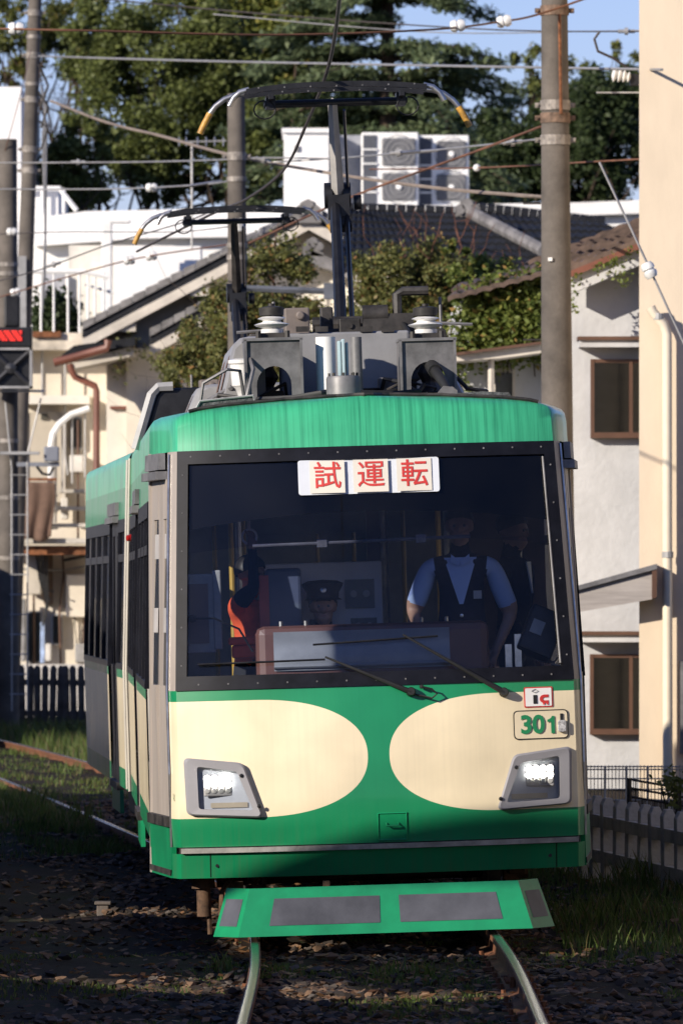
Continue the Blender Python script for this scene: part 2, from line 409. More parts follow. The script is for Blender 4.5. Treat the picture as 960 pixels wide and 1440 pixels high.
# headlights
for sg in (-1, 1):
    out = [(1.165,1.10),(.81,1.06),(.70,.73),(1.155,.755)]; inn = [(1.087,1.046),(.85,1.01),(.757,.775),(1.082,.79)]
    def rnd(poly, r=.03, n=4):
        res = []
        for i, p in enumerate(poly):
            p = Vector((p[0], p[1])); a = Vector(poly[i-1]); c = Vector(poly[(i+1) % len(poly)])
            p1 = p + (a-p).normalized()*r; p2 = p + (c-p).normalized()*r
            for t in range(n+1):
                t /= n; res.append(p1*(1-t)**2 + p*2*t*(1-t) + p2*t*t)
        return res
    O, I = rnd(out, .035), rnd(inn, .022); n = len(O); mb = MB()
    rows = [[face(sg*p.x, p.y, o) for p in L] for L, o in ((O, -.002), (O, .034), ([o*.8+i*.2 for o, i in zip(O, I)], .046), (I, .042), (I, .003))]
    rows = [r+[r[0]] for r in rows]; loft(mb, rows)
    h = part(mb, 'headlight', BLUEGREY, smooth=30)
    b = MB()
    for q in ((.835, .985), (.735, .80)): b.lathe([(0,.012),(.011,.010),(.013,0)], face(sg*(q[0]-.012), q[1], .043), (0,-1,0), n=8)
    part(b, 'bezel_screw', BLACKM, h)
    b = MB(); rows = [[face(sg*p.x, p.y, .03) for p in I], [face(sg*p.x, p.y, .004) for p in I]]; rows = [r+[r[0]] for r in rows]; loft(b, rows)
    b.add(rows[1][:-1], [tuple(range(n))]); part(b, 'lamp_well', K('lamp_well_grey', (.45,.48,.54), .5, var=.1), h)
    b = MB(); b.grid(lambda i, j: face(sg*(.79+.22*i), .795+.03*j, .012), 6, 1); part(b, 'inner_reflector', K('amber_reflector', (.42,.36,.27), .4, var=.1), h)
    b = MB(); cx = sg*.965; cy = faceY(cx, .93)-.026; b.bb(cx-.085, cx+.085, cy, cy+.02, .865, .99); lb = part(b, 'lamp_body', LTGREY, h, bevel=.008)
    for r_ in range(3):
        for c_ in range(4):
            lx = cx-.063+.042*c_; lz = .972-.037*r_; e = MB(); e.lathe([(0,.006),(.014,.005),(.0200,0)], (lx, cy-.001, lz), (0,-1,0), n=10)
            part(e, 'led_lamp', K('lit_led', (.9,.9,.85), .3, emit=(1,.93,.78), est=26) if r_ < 2 else K('unlit_led', (.45,.45,.43), .3, metal=.2), h)
    b = MB(); b.add([face(sg*p.x, p.y, .040) for p in I], [tuple(range(n))]); part(b, 'headlight_lens', CLEAR, h)
# coupler cover in the green lower band
mb = MB(); x0, x1, z0, z1 = -.015, .155, .575, .735
mb.tube([face(x, z, .006) for x, z in ((x0,z0),(x1,z0),(x1,z1),(x0,z1),(x0,z0))], .006, n=5, cap=False)
mb.add([face(x, z, .005) for x, z in ((x0,z0),(x1,z0),(x1,z1),(x0,z1))], [(0,1,2,3)])
cc = part(mb, 'coupler_cover', GREEN)
b = MB(); b.tube([face(.035,.675,.004), face(.035,.66,.03), face(.105,.66,.03), face(.105,.675,.004)], .006, n=5); part(b, 'handle', GREEN, cc)
# number plate, sticker, lettering
def text_mesh(body, size, mapfn, name, material, parent, extr=.001, bold=0.0, car=1, align='CENTER'):
    cu = bpy.data.curves.new(name, 'FONT'); cu.body = body; cu.size = size; cu.align_x = align; cu.align_y = 'CENTER'; cu.extrude = extr; cu.offset = bold; cu.resolution_u = 4
    t = bpy.data.objects.new('tmp', cu); COL.objects.link(t); dg = bpy.context.evaluated_depsgraph_get()
    me = bpy.data.meshes.new_from_object(t.evaluated_get(dg)); bpy.data.objects.remove(t); bpy.data.curves.remove(cu)
    bm = bmesh.new(); bm.from_mesh(me); bmesh.ops.triangulate(bm, faces=bm.faces); bm.to_mesh(me); bm.free()
    for v in me.vertices: v.co = mapfn(v.co.x, v.co.y, v.co.z)
    me.materials.clear(); me.materials.append(material)
    return link(name, me, parent, 0, False)
def decal(mb, xc, zc, w, h, off, r=.02, rot=0.0, thick=.003):
    P = rnd([(-w/2,-h/2),(w/2,-h/2),(w/2,h/2),(-w/2,h/2)], r)
    c, s_ = math.cos(rot), math.sin(rot)
    q = [(xc + p.x*c - p.y*s_, zc + p.x*s_ + p.y*c) for p in P]
    mb.prism([face(x, z, off) for x, z in q], (0, thick, 0)); return mb
mb = MB(); decal(mb, .985, 1.235, .335, .175, .006, .03); npl = part(mb, 'number_plate', BLACKINK)
mb = MB(); decal(mb, .985, 1.235, .322, .162, .009, .026); part(mb, 'plate_face', K('plate_cream', (.70,.60,.42), .45, var=.05), npl)
text_mesh('30', .15, lambda x, y, z: face(.932+x*1.0, 1.232+y, .012+z), 'plate_number', GREENINK, npl, bold=.0045)
b = MB(); b.prism([face(1.016+x, 1.180+z, .013) for x, z in ((.030,0),(.052,0),(.052,.104),(.036,.104),(.030,.092),(.014,.084),(.008,.083),(.008,.068),(.030,.072))], (0,.002,0)); part(b, 'plate_digit', GREENINK, npl)
mb = MB(); decal(mb, 1.112, 1.272, .018, .05, .014, .002); part(mb, 'lock_slot', BLACKINK, npl)
mb = MB(); decal(mb, 1.112, 1.222, .05, .07, .03, .012, thick=.02); part(mb, 'lock_cover', K('lock_silver', (.62,.61,.60), .5, metal=.2, var=.35, vscale=60), npl, bevel=.003)
mb = MB(); decal(mb, .975, 1.40, .175, .122, .005, .008, rot=-.0); ic = part(mb, 'card_sticker', RED)
mb = MB(); decal(mb, .975, 1.40, .160, .108, .008, .005); part(mb, 'sticker_face', WHITE, ic)
mb = MB(); decal(mb, .955, 1.387, .024, .052, .011, .001); mb.tube([face(.955+a, 1.437+b_, .011) for a, b_ in ((-.02,0),(0,.011),(.02,0),(0,-.011),(-.02,0))], .0016, n=4, cap=False); part(mb, 'sticker_letter', BLACKINK, ic)
mb = MB()
arc = [(1.012 + .030*math.cos(t), 1.388 + .026*math.sin(t)) for t in [R(a) for a in range(90, 271, 15)]]
inn_ = [(1.012 + .010*math.cos(t), 1.388 + .009*math.sin(t)) for t in [R(a) for a in range(270, 89, -15)]]
poly = [(1.036,1.414)] + arc + [(1.036,1.362),(1.036,1.379)] + inn_ + [(1.036,1.397)]
mb.prism([face(x, z, .011) for x, z in poly], (0,.003,0))
for a in (1.006, 1.028): mb.cyl(face(a, 1.359, .012), face(a, 1.359, .008), .006, n=8)
part(mb, 'sticker_emblem', RED, ic)
text_mesh('301-B', .062, lambda x, y, z: Vector((-(1.222 + z*.3 + y*.05)-.008, .13+BOW+.0+x*.34-.05, .86+y)), 'car_number', GREENINK, TR, bold=.001)
# lifeguard
mb = MB()
def LG(t, j):   # t: -1..1 across, j 0 top..1 bottom
    hwd = .93 + .09*j; x = t*hwd; y = -.16 - .07*j + (.0 if abs(t) < .86 else (abs(t)-.86)/.14*.20); return Vector((x, y, .315 - .285*j))
ts = [-1,-.95,-.86,-.5,0,.5,.86,.95,1]
rows = [[LG(t, j/4) for t in ts] for j in range(5)]; loft(mb, rows)
rows2 = [[LG(t, j) + Vector((0, .03, 0)) for t in ts] for j in (0, 1)]; loft(mb, rows2); loft(mb, [rows[0], rows2[0]]); loft(mb, [rows[-1], rows2[-1]])
lg = part(mb, 'lifeguard', GREEN, smooth=25)
PATCH = K('worn_reflective_patch', (.075,.078,.092), .42, var=.22, vscale=3)
for a, b_ in ((-.985,-.885),(-.69,-.03),(.09,.70),(.885,.985)):
    c = MB(); c.grid(lambda i, j: LG(a+(b_-a)*i, .22+.56*j) + Vector((0,-.0035,0)), 6, 2); part(c, 'reflective_patch', PATCH, lg)
b = MB(); b.bb(-.36,-.32,-.12,-.06,.31,.345); part(b, 'mounting_lug', BROWNDUST, lg)
for x in (-.7, .7): b = MB(); b.bb(x-.03, x+.03, -.10, .35, .22, .27); part(b, 'support_arm', BLACKM, lg)
# underframe, bogies
def bogie(yc, car):
    mb = MB()
    for sg in (-1, 1): mb.bb(sg*.88-.05, sg*.88+.05, yc-1.15, yc+1.15, .30, .44)
    mb.bb(-.88, .88, yc-.12, yc+.12, .28, .42); bo = part(mb, 'bogie', BROWNDUST, car=car, bevel=.01)
    for dy in (-.85, .85):
        b = MB(); b.cyl((-.8, yc+dy, .33), (.8, yc+dy, .33), .055, n=10); part(b, 'axle', SOOT, bo)
        for sg in (-1, 1):
            b = MB(); b.lathe([(.06,-.05),(.27,-.03),(.33,-.055),(.355,-.055),(.36,-.03),(.33,-.02),(.33,.055),(.27,.055),(.10,.02),(.06,.02)], (sg*.72, yc+dy, .335), (sg,0,0), n=28); part(b, 'wheel', SOOT, bo, smooth=40)
            b = MB(); b.box((sg*.86, yc+dy, .33), (.10,.18,.20)); b.cyl((sg*.90, yc+dy, .33), (sg*.96, yc+dy, .33), .07, n=10); part(b, 'axle_box', BROWNDUST, bo)
            b = MB(); b.cyl((sg*.87, yc+dy*.55, .30), (sg*.87, yc+dy*.55, .52), .075, n=10); part(b, 'spring', BROWNDUST, bo)
    return bo
for yc, c in ((2.3, 1), (9.6, 1), (2.3, 2), (9.6, 2)): bogie(yc, c)
mb = MB(); mb.cyl((-1.06,.52,.13), (-1.06,.52,.40), .045, n=10); mb.cyl((-1.06,.52,.30), (-1.06,.52,.37), .075, .07, n=10); mb.cyl((-1.03,.52,.02), (-1.03,.52,.13), .016, n=6); mb.tube([(-.86,.5,.40),(-.95,.46,.28),(-.96,.46,.14),(-.88,.5,.06)], .016, n=6); mb.box((-.87,.56,.22),(.10,.12,.22))
mb.tube([(-.72,.55,.36),(-.80,.52,.25),(-.81,.52,.12),(-.74,.55,.04)], .015, n=6); mb.box((-.75,.6,.2),(.10,.12,.22)); mb.cyl((-.80,.6,.22),(-.70,.6,.22),.06,n=10)
part(mb, 'sander', BROWNDUST, smooth=40)
for c in (1, 2):
    mb = MB(); y0 = .7 if c == 1 else .2; mb.bb(-1.12, 1.12, y0, 11.4, .44, .62); part(mb, 'underframe', BLACKM, car=c)
    mb = MB(); mb.bb(-1.1,-.5, 4.4, 7.2, .22, .44); mb.bb(.4,1.1, 4.6, 7.4, .2, .44); part(mb, 'equipment_box', SOOT, car=c, bevel=.02)
# ---- side walls
def S(sg, y, z, off=0.): return Vector((sg*(hw(z)+off), y, z))
def qbox(mb, sg, y0, y1, z0, z1, o0, o1):
    vs = [S(sg, y, z, o) for o in (o0, o1) for z in (z0, z1) for y in (y0, y1)]
    return mb.add(vs, [(0,2,3,1),(4,5,7,6),(0,1,5,4),(1,3,7,5),(3,2,6,7),(2,0,4,6)])
def window(sg, y0, y1, z0, z1, car, split=None):
    mb = MB(); t = .045
    qbox(mb, sg, y0, y1, z0, z0+t, -.03, .006); qbox(mb, sg, y0, y1, z1-.10, z1, -.03, .006)
    qbox(mb, sg, y0, y0+t, z0+t, z1-.10, -.03, .006); qbox(mb, sg, y1-t, y1, z0+t, z1-.10, -.03, .006)
    if split: qbox(mb, sg, y0+t, y1-t, split-.03, split+.03, -.03, .004)
    w = part(mb, 'side_window', DARKFRAME, car=car)
    zz = [(z0+t, z1-.10)] if not split else [(z0+t, split-.03), (split+.03, z1-.10)]
    for a, b_ in zz:
        g = MB(); g.add([S(sg, y0+t, a, -.012), S(sg, y1-t, a, -.012), S(sg, y1-t, b_, -.012), S(sg, y0+t, b_, -.012)], [(0,1,2,3)]); part(g, 'window_pane', DGLASS, w)
def door(sg, y0, y1, z0, z1, car, material, slit=(1.52, 2.54)):
    for k in range(2):
        a = y0 + (y1-y0)/2*k + (.006 if k else 0); b_ = y0 + (y1-y0)/2*(k+1) - (0 if k else .006)
        wz = (b_-a); s0, s1 = a+wz*.24, a+wz*.74
        mb = MB(); qbox(mb, sg, a, s0, z0, z1, -.04, -.012); qbox(mb, sg, s1, b_, z0, z1, -.04, -.012)
        qbox(mb, sg, s0, s1, z0, slit[0], -.04, -.012); qbox(mb, sg, s0, s1, slit[1], z1, -.04, -.012)
        d = part(mb, 'door_leaf', material, car=car)
        g = MB(); g.add([S(sg, s0, slit[0], -.026), S(sg, s1, slit[0], -.026), S(sg, s1, slit[1], -.026), S(sg, s0, slit[1], -.026)], [(0,1,2,3)]); part(g, 'door_pane', PGLASS if car == 1 else DGLASS, d)
        for zz in ((1.85, 2.30) if slit[0] == 1.53 else ()):
            g = MB(); g.add([S(sg, s0+.01, zz, -.022), S(sg, s1-.01, zz, -.022), S(sg, s1-.01, zz+.15, -.022), S(sg, s0+.01, zz+.15, -.022)], [(0,1,2,3)]); part(g, 'door_sticker', K('sticker_white', (.40,.38,.36), .6), d)
    mb = MB(); qbox(mb, sg, y0-.02, y1+.02, z1, z1+.05, -.02, .05); qbox(mb, sg, y0-.02, y1+.02, z1+.06, z1+.16, -.01, .03); part(mb, 'door_header', MIDGREY, car=car)
    mb = MB(); qbox(mb, sg, y0, y1, z0-.06, z0, -.05, .02); part(mb, 'door_sill', SOOT, car=car)
LOW = [.58, .72, .9, 1.2, 1.5]
UP = [2.66, 2.8, 2.93, 3.08, 3.13, 3.155]
UP2 = [3.155, 3.175, 3.195, 3.215, 3.235, 3.25]
def car_sides(car, y0, y1, segs):
    for sg in (-1, 1):
        for kind, a, b_ in segs:
            if kind == 'w':
                mb = MB(); loft(mb, [[S(sg, a, z), S(sg, b_, z)] for z in LOW]); part(mb, 'side_panel', LIV, car=car, smooth=40)
                n = max(1, round((b_-a)/1.35))
                for k in range(n): window(sg, a+(b_-a)/n*k+.004, a+(b_-a)/n*(k+1)-.004, 1.5, 2.66, car, split=2.36)
            else:
                door(sg, a, b_, .60, 2.64, car, DARKFRAME if car == 2 else GREYDOOR)
                mb = MB(); qbox(mb, sg, a, b_, .36, .54, -.03, 0); part(mb, 'step_panel', GREEN, car=car)
    mb = MB()
    for sg in (-1, 1):
        mb = MB(); loft(mb, [[Vector((S(sg, 0, z).x, y, z)) for z in UP] for y in (y0, (y0+y1)/2, y1)]); part(mb, 'upper_side_panel', LIV, car=car, smooth=40)
    mb = MB(); prof = [S(-1, 0, z) for z in UP2] + [S(1, 0, z) for z in reversed(UP2)]
    rows = [[Vector((p.x, y, p.z)) for p in prof] for y in (y0, (y0+y1)/2, y1)]; loft(mb, rows); part(mb, 'roof_panel', K('roof_grey', (.13,.13,.135), .7, var=.3, vscale=3), car=car, smooth=40)
    mb = MB(); mb.bb(-1.2, 1.2, y0, y1, .62, .80); part(mb, 'floor', K('saloon_floor', (.30,.28,.25), .7), car=car)
    for yy in ((y1,) if car == 1 else (y0, y1)):
        mb = MB()
        if yy == y1 and car == 1: mb.bb(-1.2,-.5, yy-.03, yy, .62, 3.1); mb.bb(.5,1.2, yy-.03, yy, .62, 3.1); mb.bb(-.5,.5, yy-.03, yy, 2.5, 3.1)
        elif yy == y0: mb.bb(-1.2,-.5, yy, yy+.03, .62, 3.1); mb.bb(.5,1.2, yy, yy+.03, .62, 3.1); mb.bb(-.5,.5, yy, yy+.03, 2.5, 3.1)
        else: mb.bb(-1.2, 1.2, yy-.03, yy, .62, 3.1)
        part(mb, 'end_wall', K('end_wall_cream', (.55,.53,.48), .6), car=car)
    for sg in (-1, 1):
        mb = MB(); mb.bb(*sorted((sg*.72, sg*1.16)), y0+4.4, y1-.8, .8, 1.22); mb.bb(*sorted((sg*1.06, sg*1.18)), y0+4.4, y1-.8, 1.22, 1.62); part(mb, 'bench_seat', K('seat_cloth', (.05,.08,.18), .9), car=car, bevel=.03)
        mb = MB()
        for yy in (y0+1.2, y0+4.3, y1-.7): mb.cyl((sg*.70, yy, .8), (sg*.70, yy, 2.9), .018, n=8)
        part(mb, 'grab_pole', K('yellow_pole', (.62,.40,.06), .4), car=car)
car_sides(1, 1.55, 11.55, [('w',1.62,6.3),('d',6.35,7.85),('w',7.9,11.5)])
car_sides(2, .35, 9.9, [('w',.4,2.2),('d',2.25,3.9),('w',3.95,9.6)])
# rear cab of second car: tapered end
mb = MB(); rows = []
for z in (.58,.9,1.5,2.2,2.93,3.10,3.2,3.25):
    rows.append([Vector((-hw(z), 9.6, z)), Vector((-1.2*kz(z), 11.4, z)), Vector((-.9*kz(z), 11.75, z)), Vector((0, 11.9, z)), Vector((.9*kz(z), 11.75, z)), Vector((1.2*kz(z), 11.4, z)), Vector((hw(z), 9.6, z))])
loft(mb, rows); mb.add(rows[-1], [tuple(range(7))]); part(mb, 'rear_cab', LIV, car=2, smooth=30)
# gangway bellows
mb = MB(); rows = []
for k in range(9):
    y = 11.5 + k*.1; w = 1.12 if k % 2 else 1.02; rows.append([Vector((x*w/1.1, y, z)) for x, z in ((-1.1,.7),(-1.1,2.8),(-.9,3.0),(.9,3.0),(1.1,2.8),(1.1,.7))])
loft(mb, rows); part(mb, 'gangway_bellows', K('bellows_rubber', (.05,.05,.055), .8))
# pale end frames at the articulation, marker lamp
for c, y in ((1, 11.53), (2, .37)):
    for sg in (-1, 1):
        mb = MB(); mb.tube([S(sg, y, z, .012) for z in (.6, 1.5, 2.2, 2.93, 3.1)], .014, n=6); part(mb, 'end_post', K('pale_end_post', (.40,.37,.31), .4, var=.08), car=c)
mb = MB(); mb.lathe([(0,.035),(.022,.03),(.03,0)], S(-1, 11.2, 2.5), (-1,-.5,0), n=10); part(mb, 'marker_lamp', K('red_lens', (.30,.01,.01), .15))
# front passenger doors
def hwc(y, z):   # cab side plane between corner post and the body side
    return (1.25 + (1.36-1.25)*(y-.40)/1.12)*kz(z)
def Sc(sg, y, z, off=0.):
    V = lerp_tab(VT, z); y2 = max(y, V+BOW+.16) if y < .75 else y
    return Vector((sg*(hwc(y2, z)+off), y2, z))
S_main = S
for sg in (-1, 1):
    S = Sc
    door(sg, .42, 1.48, .74, 2.78, 1, GREYDOOR, (1.53, 2.54))
    mb = MB(); qbox(mb, sg, .33, 1.52, .37, .68, -.03, .0); part(mb, 'step_panel', GREEN)
    mb = MB(); qbox(mb, sg, .34, 1.52, .385, .42, .0, .006); part(mb, 'step_edge_trim', SOOT)
    mb = MB(); qbox(mb, sg, 1.48, 1.55, .37, 2.95, -.03, .004); part(mb, 'door_post', GREYDOOR)
S = S_main
# ---- cab interior
INT = K('cab_wall_grey', (.55,.56,.60), .6, var=.05)
mb = MB(); mb.bb(-1.17, 1.17, .42, 1.55, .62, .80); part(mb, 'cab_floor', K('cab_floor_grey', (.06,.06,.065), .8))
CONS = K('console_brown', (.14,.06,.045), .5, var=.08)
mb = MB(); mb.bb(-.70, .70, .32, .66, .8, 1.87); cs = part(mb, 'driving_console', CONS, bevel=.05)
mb = MB(); mb.grid(lambda i, j: Vector((-.60+1.06*i, .308-.006*math.sin(i*9)*(1-j)-.01*math.sin(j*7), 1.60+.235*j)), 20, 8); mb.tube([(-.60,.30,1.625),(.46,.30,1.625)], .016, n=6); part(mb, 'console_cover', K('grey_vinyl', (.30,.31,.34), .45, var=.12), cs, smooth=60)
b = MB()
for x in (-.55,-.4,.30,.45): b.lathe([(0,.03),(.012,.028),(.012,0)], (x, .40, 1.87), (0,0,1), n=8)
part(b, 'console_knob', STEEL, cs)
# equipment panel behind the driver
mb = MB(); mb.bb(-.62, .12, 1.56, 1.80, 1.72, 2.25); eq = part(mb, 'equipment_cabinet', INT, bevel=.01)
for x, z, w, h in ((-.50,2.08,.12,.16),(-.02,2.05,.18,.18),(-.50,1.85,.14,.10),(-.28,1.85,.10,.10),(0,1.85,.16,.10)):
    b = MB(); b.bb(x-w/2, x+w/2, 1.545, 1.565, z-h/2, z+h/2); pn = part(b, 'instrument_panel', K('panel_dark', (.05,.055,.065), .4), eq)
    b = MB(); b.cyl((x-w*.22, 1.535, z), (x-w*.22, 1.546, z), .022, n=12); b.cyl((x+w*.22, 1.535, z), (x+w*.22, 1.546, z), .022, n=12); part(b, 'gauge', LTGREY, pn)
mb = MB(); mb.tube([(-.70,.62,2.36),(.62,.62,2.38)], .011, n=8); mb.bb(-.31,-.25,.60,.64,2.34,2.39); mb.bb(.29,.35,.60,.64,2.35,2.40); part(mb, 'blind_rail', MIDGREY)
mb = MB(); mb.bb(-1.12,-.94,.55,.66,1.72,2.20); mb.bb(-.95,-.90,.53,.70,1.74,2.22); bx = part(mb, 'fare_box', LTGREY, bevel=.008)
b = MB(); b.bb(-1.10,-.98,.538,.552,1.78,2.14); part(b, 'box_door', K('box_door_brown', (.13,.08,.075), .5), bx)
mb = MB(); mb.tube([(-.72,.5,1.72),(-.80,.48,1.86),(-.95,.45,1.93),(-1.06,.44,1.93)], .007, n=6); mb.lathe([(0,.05),(.02,.045),(.026,.02),(.02,0)], (-1.06,.44,1.93), (-1,0,.05), n=10); part(mb, 'gooseneck_microphone', BLACKM)
mb = MB()
Mx = Matrix.Translation((1.02,.5,1.77)) @ Matrix.Rotation(R(24), 4, 'Y') @ Matrix.Rotation(R(-20), 4, 'X')
mb.bb(-.11,.11,-.06,.06,-.14,.16, Mx); mo = part(mb, 'monitor', BLACKM, bevel=.015)
b = MB(); b.bb(-.075,.0,-.068,-.061,-.03,.06, Mx); part(b, 'monitor_screen', LTGREY, mo)
b = MB(); b.bb(.86,.90,.45,.50,1.57,1.78); b.bb(.80,.84,.42,.47,1.57,1.72); b.tube([(1.0,.5,1.62),(1.1,.46,1.6),(1.15,.5,1.66)], .01, n=5); part(b, 'monitor_bracket', STEEL, mo)
mb = MB(); mb.bb(.36,.62,.34,.46,1.575,1.60); part(mb, 'document_tray', WHITE)
mb = MB(); mb.bb(-.62,-.40,.95,1.02,1.62,2.22); mb.bb(-1.0,-.92,.8,1.5,.8,1.5); part(mb, 'cab_partition', K('cab_partition_navy', (.07,.085,.12), .5), bevel=.02)
mb = MB(); mb.bb(-.66,-.60,.93,.949,1.7,2.18); part(mb, 'partition_padding', K('padding_red', (.45,.09,.06), .6))
mb = MB(); mb.bb(-.86,-.60,.72,.86,1.76,1.81); mb.bb(-.84,-.62,.74,.84,1.68,1.76); part(mb, 'orange_cushion', K('cushion_orange', (.75,.12,.04), .7, var=.1), bevel=.015)
for x in (.36, -.0): pass
mb = MB()
for x in (.15,.55,1.0,-.75): mb.cyl((x,1.95,.8),(x,1.95,2.9),.018,n=8)
part(mb, 'stanchion', STEEL)
mb = MB(); mb.bb(.05,.18,1.95,2.05,1.0,2.85); mb.bb(.60,1.16,1.95,2.05,.8,2.85); part(mb, 'saloon_bulkhead', K('bulkhead_brown', (.10,.06,.045), .5))
mb = MB(); mb.bb(-1.12,1.12,.62,1.6,2.80,2.84); part(mb, 'cab_ceiling', INT)
# destination board hung in the windscreen
BD = MB(); P = rnd([(-.42,2.655),(.43,2.655),(.43,2.865),(-.42,2.865)], .018)
BD.prism([face(p.x, p.y, .016) for p in P], (0,.006,0))
bd = BD.build('destination_board', K('board_white', (.62,.65,.70), .5, var=.03), None, M=M1); tag(bd, 'white paper destination board with red characters in the tram windscreen', 'sign')
for i, ch in enumerate('試運転'):
    xc = -.245 + .262*i; zc = 2.762
    b = MB(); w = .105; b.add([face(xc+a*w, zc+b_*.098, .019) for a, b_ in ((-1,-1),(1,-1),(1,1),(-1,1))], [(0,1,2,3)]); link('paper_sheet', b.mesh('paper_sheet', K('paper_cream', (.66,.62,.54), .7, var=.03)), bd, world=False)
    text_mesh(ch, .172, lambda x, y, z: face(xc+x, zc-.002+y, .021+z), 'printed_character', RED, bd, bold=.0012)
# ---- roof equipment (car frame), read off the photo at each unit's distance along the car
I1, I2 = M1.inverted(), M2.inverted()
def L1(px, py, v):
    q = I1 @ W(px, py, 45+v); return Vector((q.x, v, q.z))
def pbox(mb, px0, py0, px1, py1, v0, v1):
    a, b = L1(px0, py1, v0), L1(px1, py0, v0); return mb.bb(a.x, b.x, v0, v1, a.z, b.z)
# arch brackets with insulators
for (xa, xb) in ((349, 421), (567, 637)):
    v = 1.6; a, b = L1(xa, 566, v), L1(xb, 478, v); x0, x1, z0, z1 = a.x, b.x, 3.17, b.z; xm = (x0+x1)/2
    mb = MB(); w = x1-x0; arch = []
    for i in range(13):
        t = math.pi*i/12; arch.append((xm + .108*math.cos(t), z0+.185+.12*math.sin(t)))
    poly = [(x1, z0), (x1, z1), (x0, z1), (x0, z0), (xm-.108, z0)] + list(reversed(arch)) + [(xm+.108, z0)]
    mb.prism([(x, v, z) for x, z in poly], (0, .03, 0))
    br = part(mb, 'arch_bracket', BRKT)
    b = MB()
    for x in (x0-.008, x1+.008): b.bb(x-.008, x+.008, v-.02, v+.34, z0, z1+.01)
    b.bb(x0-.02, x1+.02, v-.02, v+.34, z1, z1+.018); part(b, 'bracket_frame', MIDGREY, br)
    b = MB(); b.bb(xm-.10, xm+.10, v+.05, v+.25, z1+.018, z1+.05)
    for x in (-.09, .09): b.cyl((xm+x, v+.02, z1+.018), (xm+x, v+.02, z1+.06), .018, n=6)
    part(b, 'insulator_foot', SOOT, br)
    b = MB(); b.lathe([(.07,0),(.07,.025),(.055,.03),(.10,.045),(.112,.055),(.06,.07),(.055,.08),(.09,.092),(.06,.105),(.05,.11)], (xm, v+.15, z1+.05), n=18); part(b, 'insulator', PORC, br, smooth=50)
    b = MB(); b.lathe([(.075,.0),(.078,.05),(.05,.055),(.02,.06),(.02,.075),(0,.075)], (xm, v+.15, z1+.16), n=16); part(b, 'insulator_cap', SOOT, br, smooth=40)
# air conditioner housing behind, light grey
mb = MB(); pbox(mb, 396, 464, 575, 560, 2.35, 2.75); ac = part(mb, 'roof_housing', K('housing_grey', (.23,.23,.235), .5, var=.12, vscale=2.5), bevel=.015)
for px in (425, 452, 515, 545): b = MB(); q = L1(px, 464, 2.34); b.bb(q.x-.04, q.x+.04, 2.335, 2.36, q.z-.012, q.z+.022); part(b, 'housing_clip', SOOT, ac)
# horn drum with fins
mb = MB(); q = L1(483, 556, 1.05); mb.lathe([(.105,-.04),(.105,.12),(.098,.135),(.06,.14),(0,.14)], (q.x, 1.05, 3.25), n=24); dr = part(mb, 'horn_drum', MIDGREY, smooth=40)
for k in range(8):
    b = MB(); t = 2*math.pi*k/8; b.cyl((q.x+.085*math.cos(t), 1.05+.085*math.sin(t), 3.385), (q.x+.085*math.cos(t), 1.05+.085*math.sin(t), 3.405), .009, n=6); part(b, 'drum_bolt', SOOT, dr)
b = MB(); b.bb(q.x-.03, q.x-.012, .98, 1.10, 3.38, 3.60); b.bb(q.x-.006, q.x+.012, .96, 1.12, 3.38, 3.61); b.bb(q.x+.018, q.x+.034, 1.0, 1.10, 3.38, 3.59); part(b, 'antenna_fin', K('pale_blue_fin', (.36,.47,.50), .45, var=.1), dr, bevel=.004)
mb = MB(); q = L1(500, 474, 1.45); mb.cyl((q.x, 1.45, 3.24), (q.x, 1.45, q.z), .036, n=14); part(mb, 'air_filter', MIDGREY, smooth=40)
mb = MB(); q = L1(457, 474, 1.75); mb.cyl((q.x, 1.75, 3.24), (q.x, 1.75, q.z), .062, n=18); part(mb, 'air_tank', WHITE, smooth=40)
# white surge arrester left
mb = MB(); q = L1(342, 520, 1.9); mb.lathe([(.03,-.20),(.05,-.12),(.075,-.10),(.085,.03),(.095,.04),(.095,.06),(.06,.07),(0,.07)], (q.x, 1.9, q.z), n=16); part(mb, 'surge_arrester', PORC, smooth=40)
# side fairings (rounded), with brown louvre slots
def fairing(car, sg, y0, y1, ztop, xin=.55, louvres=(), dx=0.):
    mb = MB(); hh_ = (ztop-3.12)/.56; prof = [(1.06-dx,3.12),(1.03-dx,3.12+.18*hh_),(.985-dx,3.12+.36*hh_),(.945-dx,ztop-.05*hh_),(.90-dx,ztop-.01),(.84-dx,ztop),(xin,ztop),(xin,3.14)]
    rows = []
    for y, s_ in ((y0, .93), (y0+.05, .985), (y0+.12, 1), (y1-.12, 1), (y1-.05, .985), (y1, .93)):
        rows.append([Vector((sg*(xin+(x-xin)*s_), y, 3.2+(z-3.2)*s_)) for x, z in prof])
    loft(mb, rows); mb.add(rows[0], [tuple(range(8))]); mb.add(rows[-1], [tuple(range(8))])
    f = part(mb, 'roof_fairing', K('fairing_grey', (.27,.265,.26), .5, var=.2, vscale=3), car=car, smooth=45)
    for a, b_ in louvres:
        b = MB(); rows = [[Vector((sg*(x-dx+.006), y, z)) for x, z in ((1.03,3.12+.18*hh_),(.985,3.12+.36*hh_),(.955,3.12+.45*hh_))] for y in (a, b_)]; loft(b, rows); part(b, 'louvre', K('louvre_brown', (.16,.09,.055), .7, var=.3, vscale=30), f)
fairing(1, -1, 2.0, 4.4, 3.68, .55, ((2.2,2.6),(3.4,3.9)), .20); fairing(1, 1, 3.2, 4.6, 3.42, .50, ((3.5,4.0),), .22)
fairing(1, -1, 4.7, 6.4, 3.46, .3, ((4.9,5.3),), .02); fairing(1, -1, 8.2, 10.8, 3.42, .3, ((8.6,9.2),)); fairing(1, 1, 5.6, 10.6, 3.42, .3, ((6,6.6),), .1)
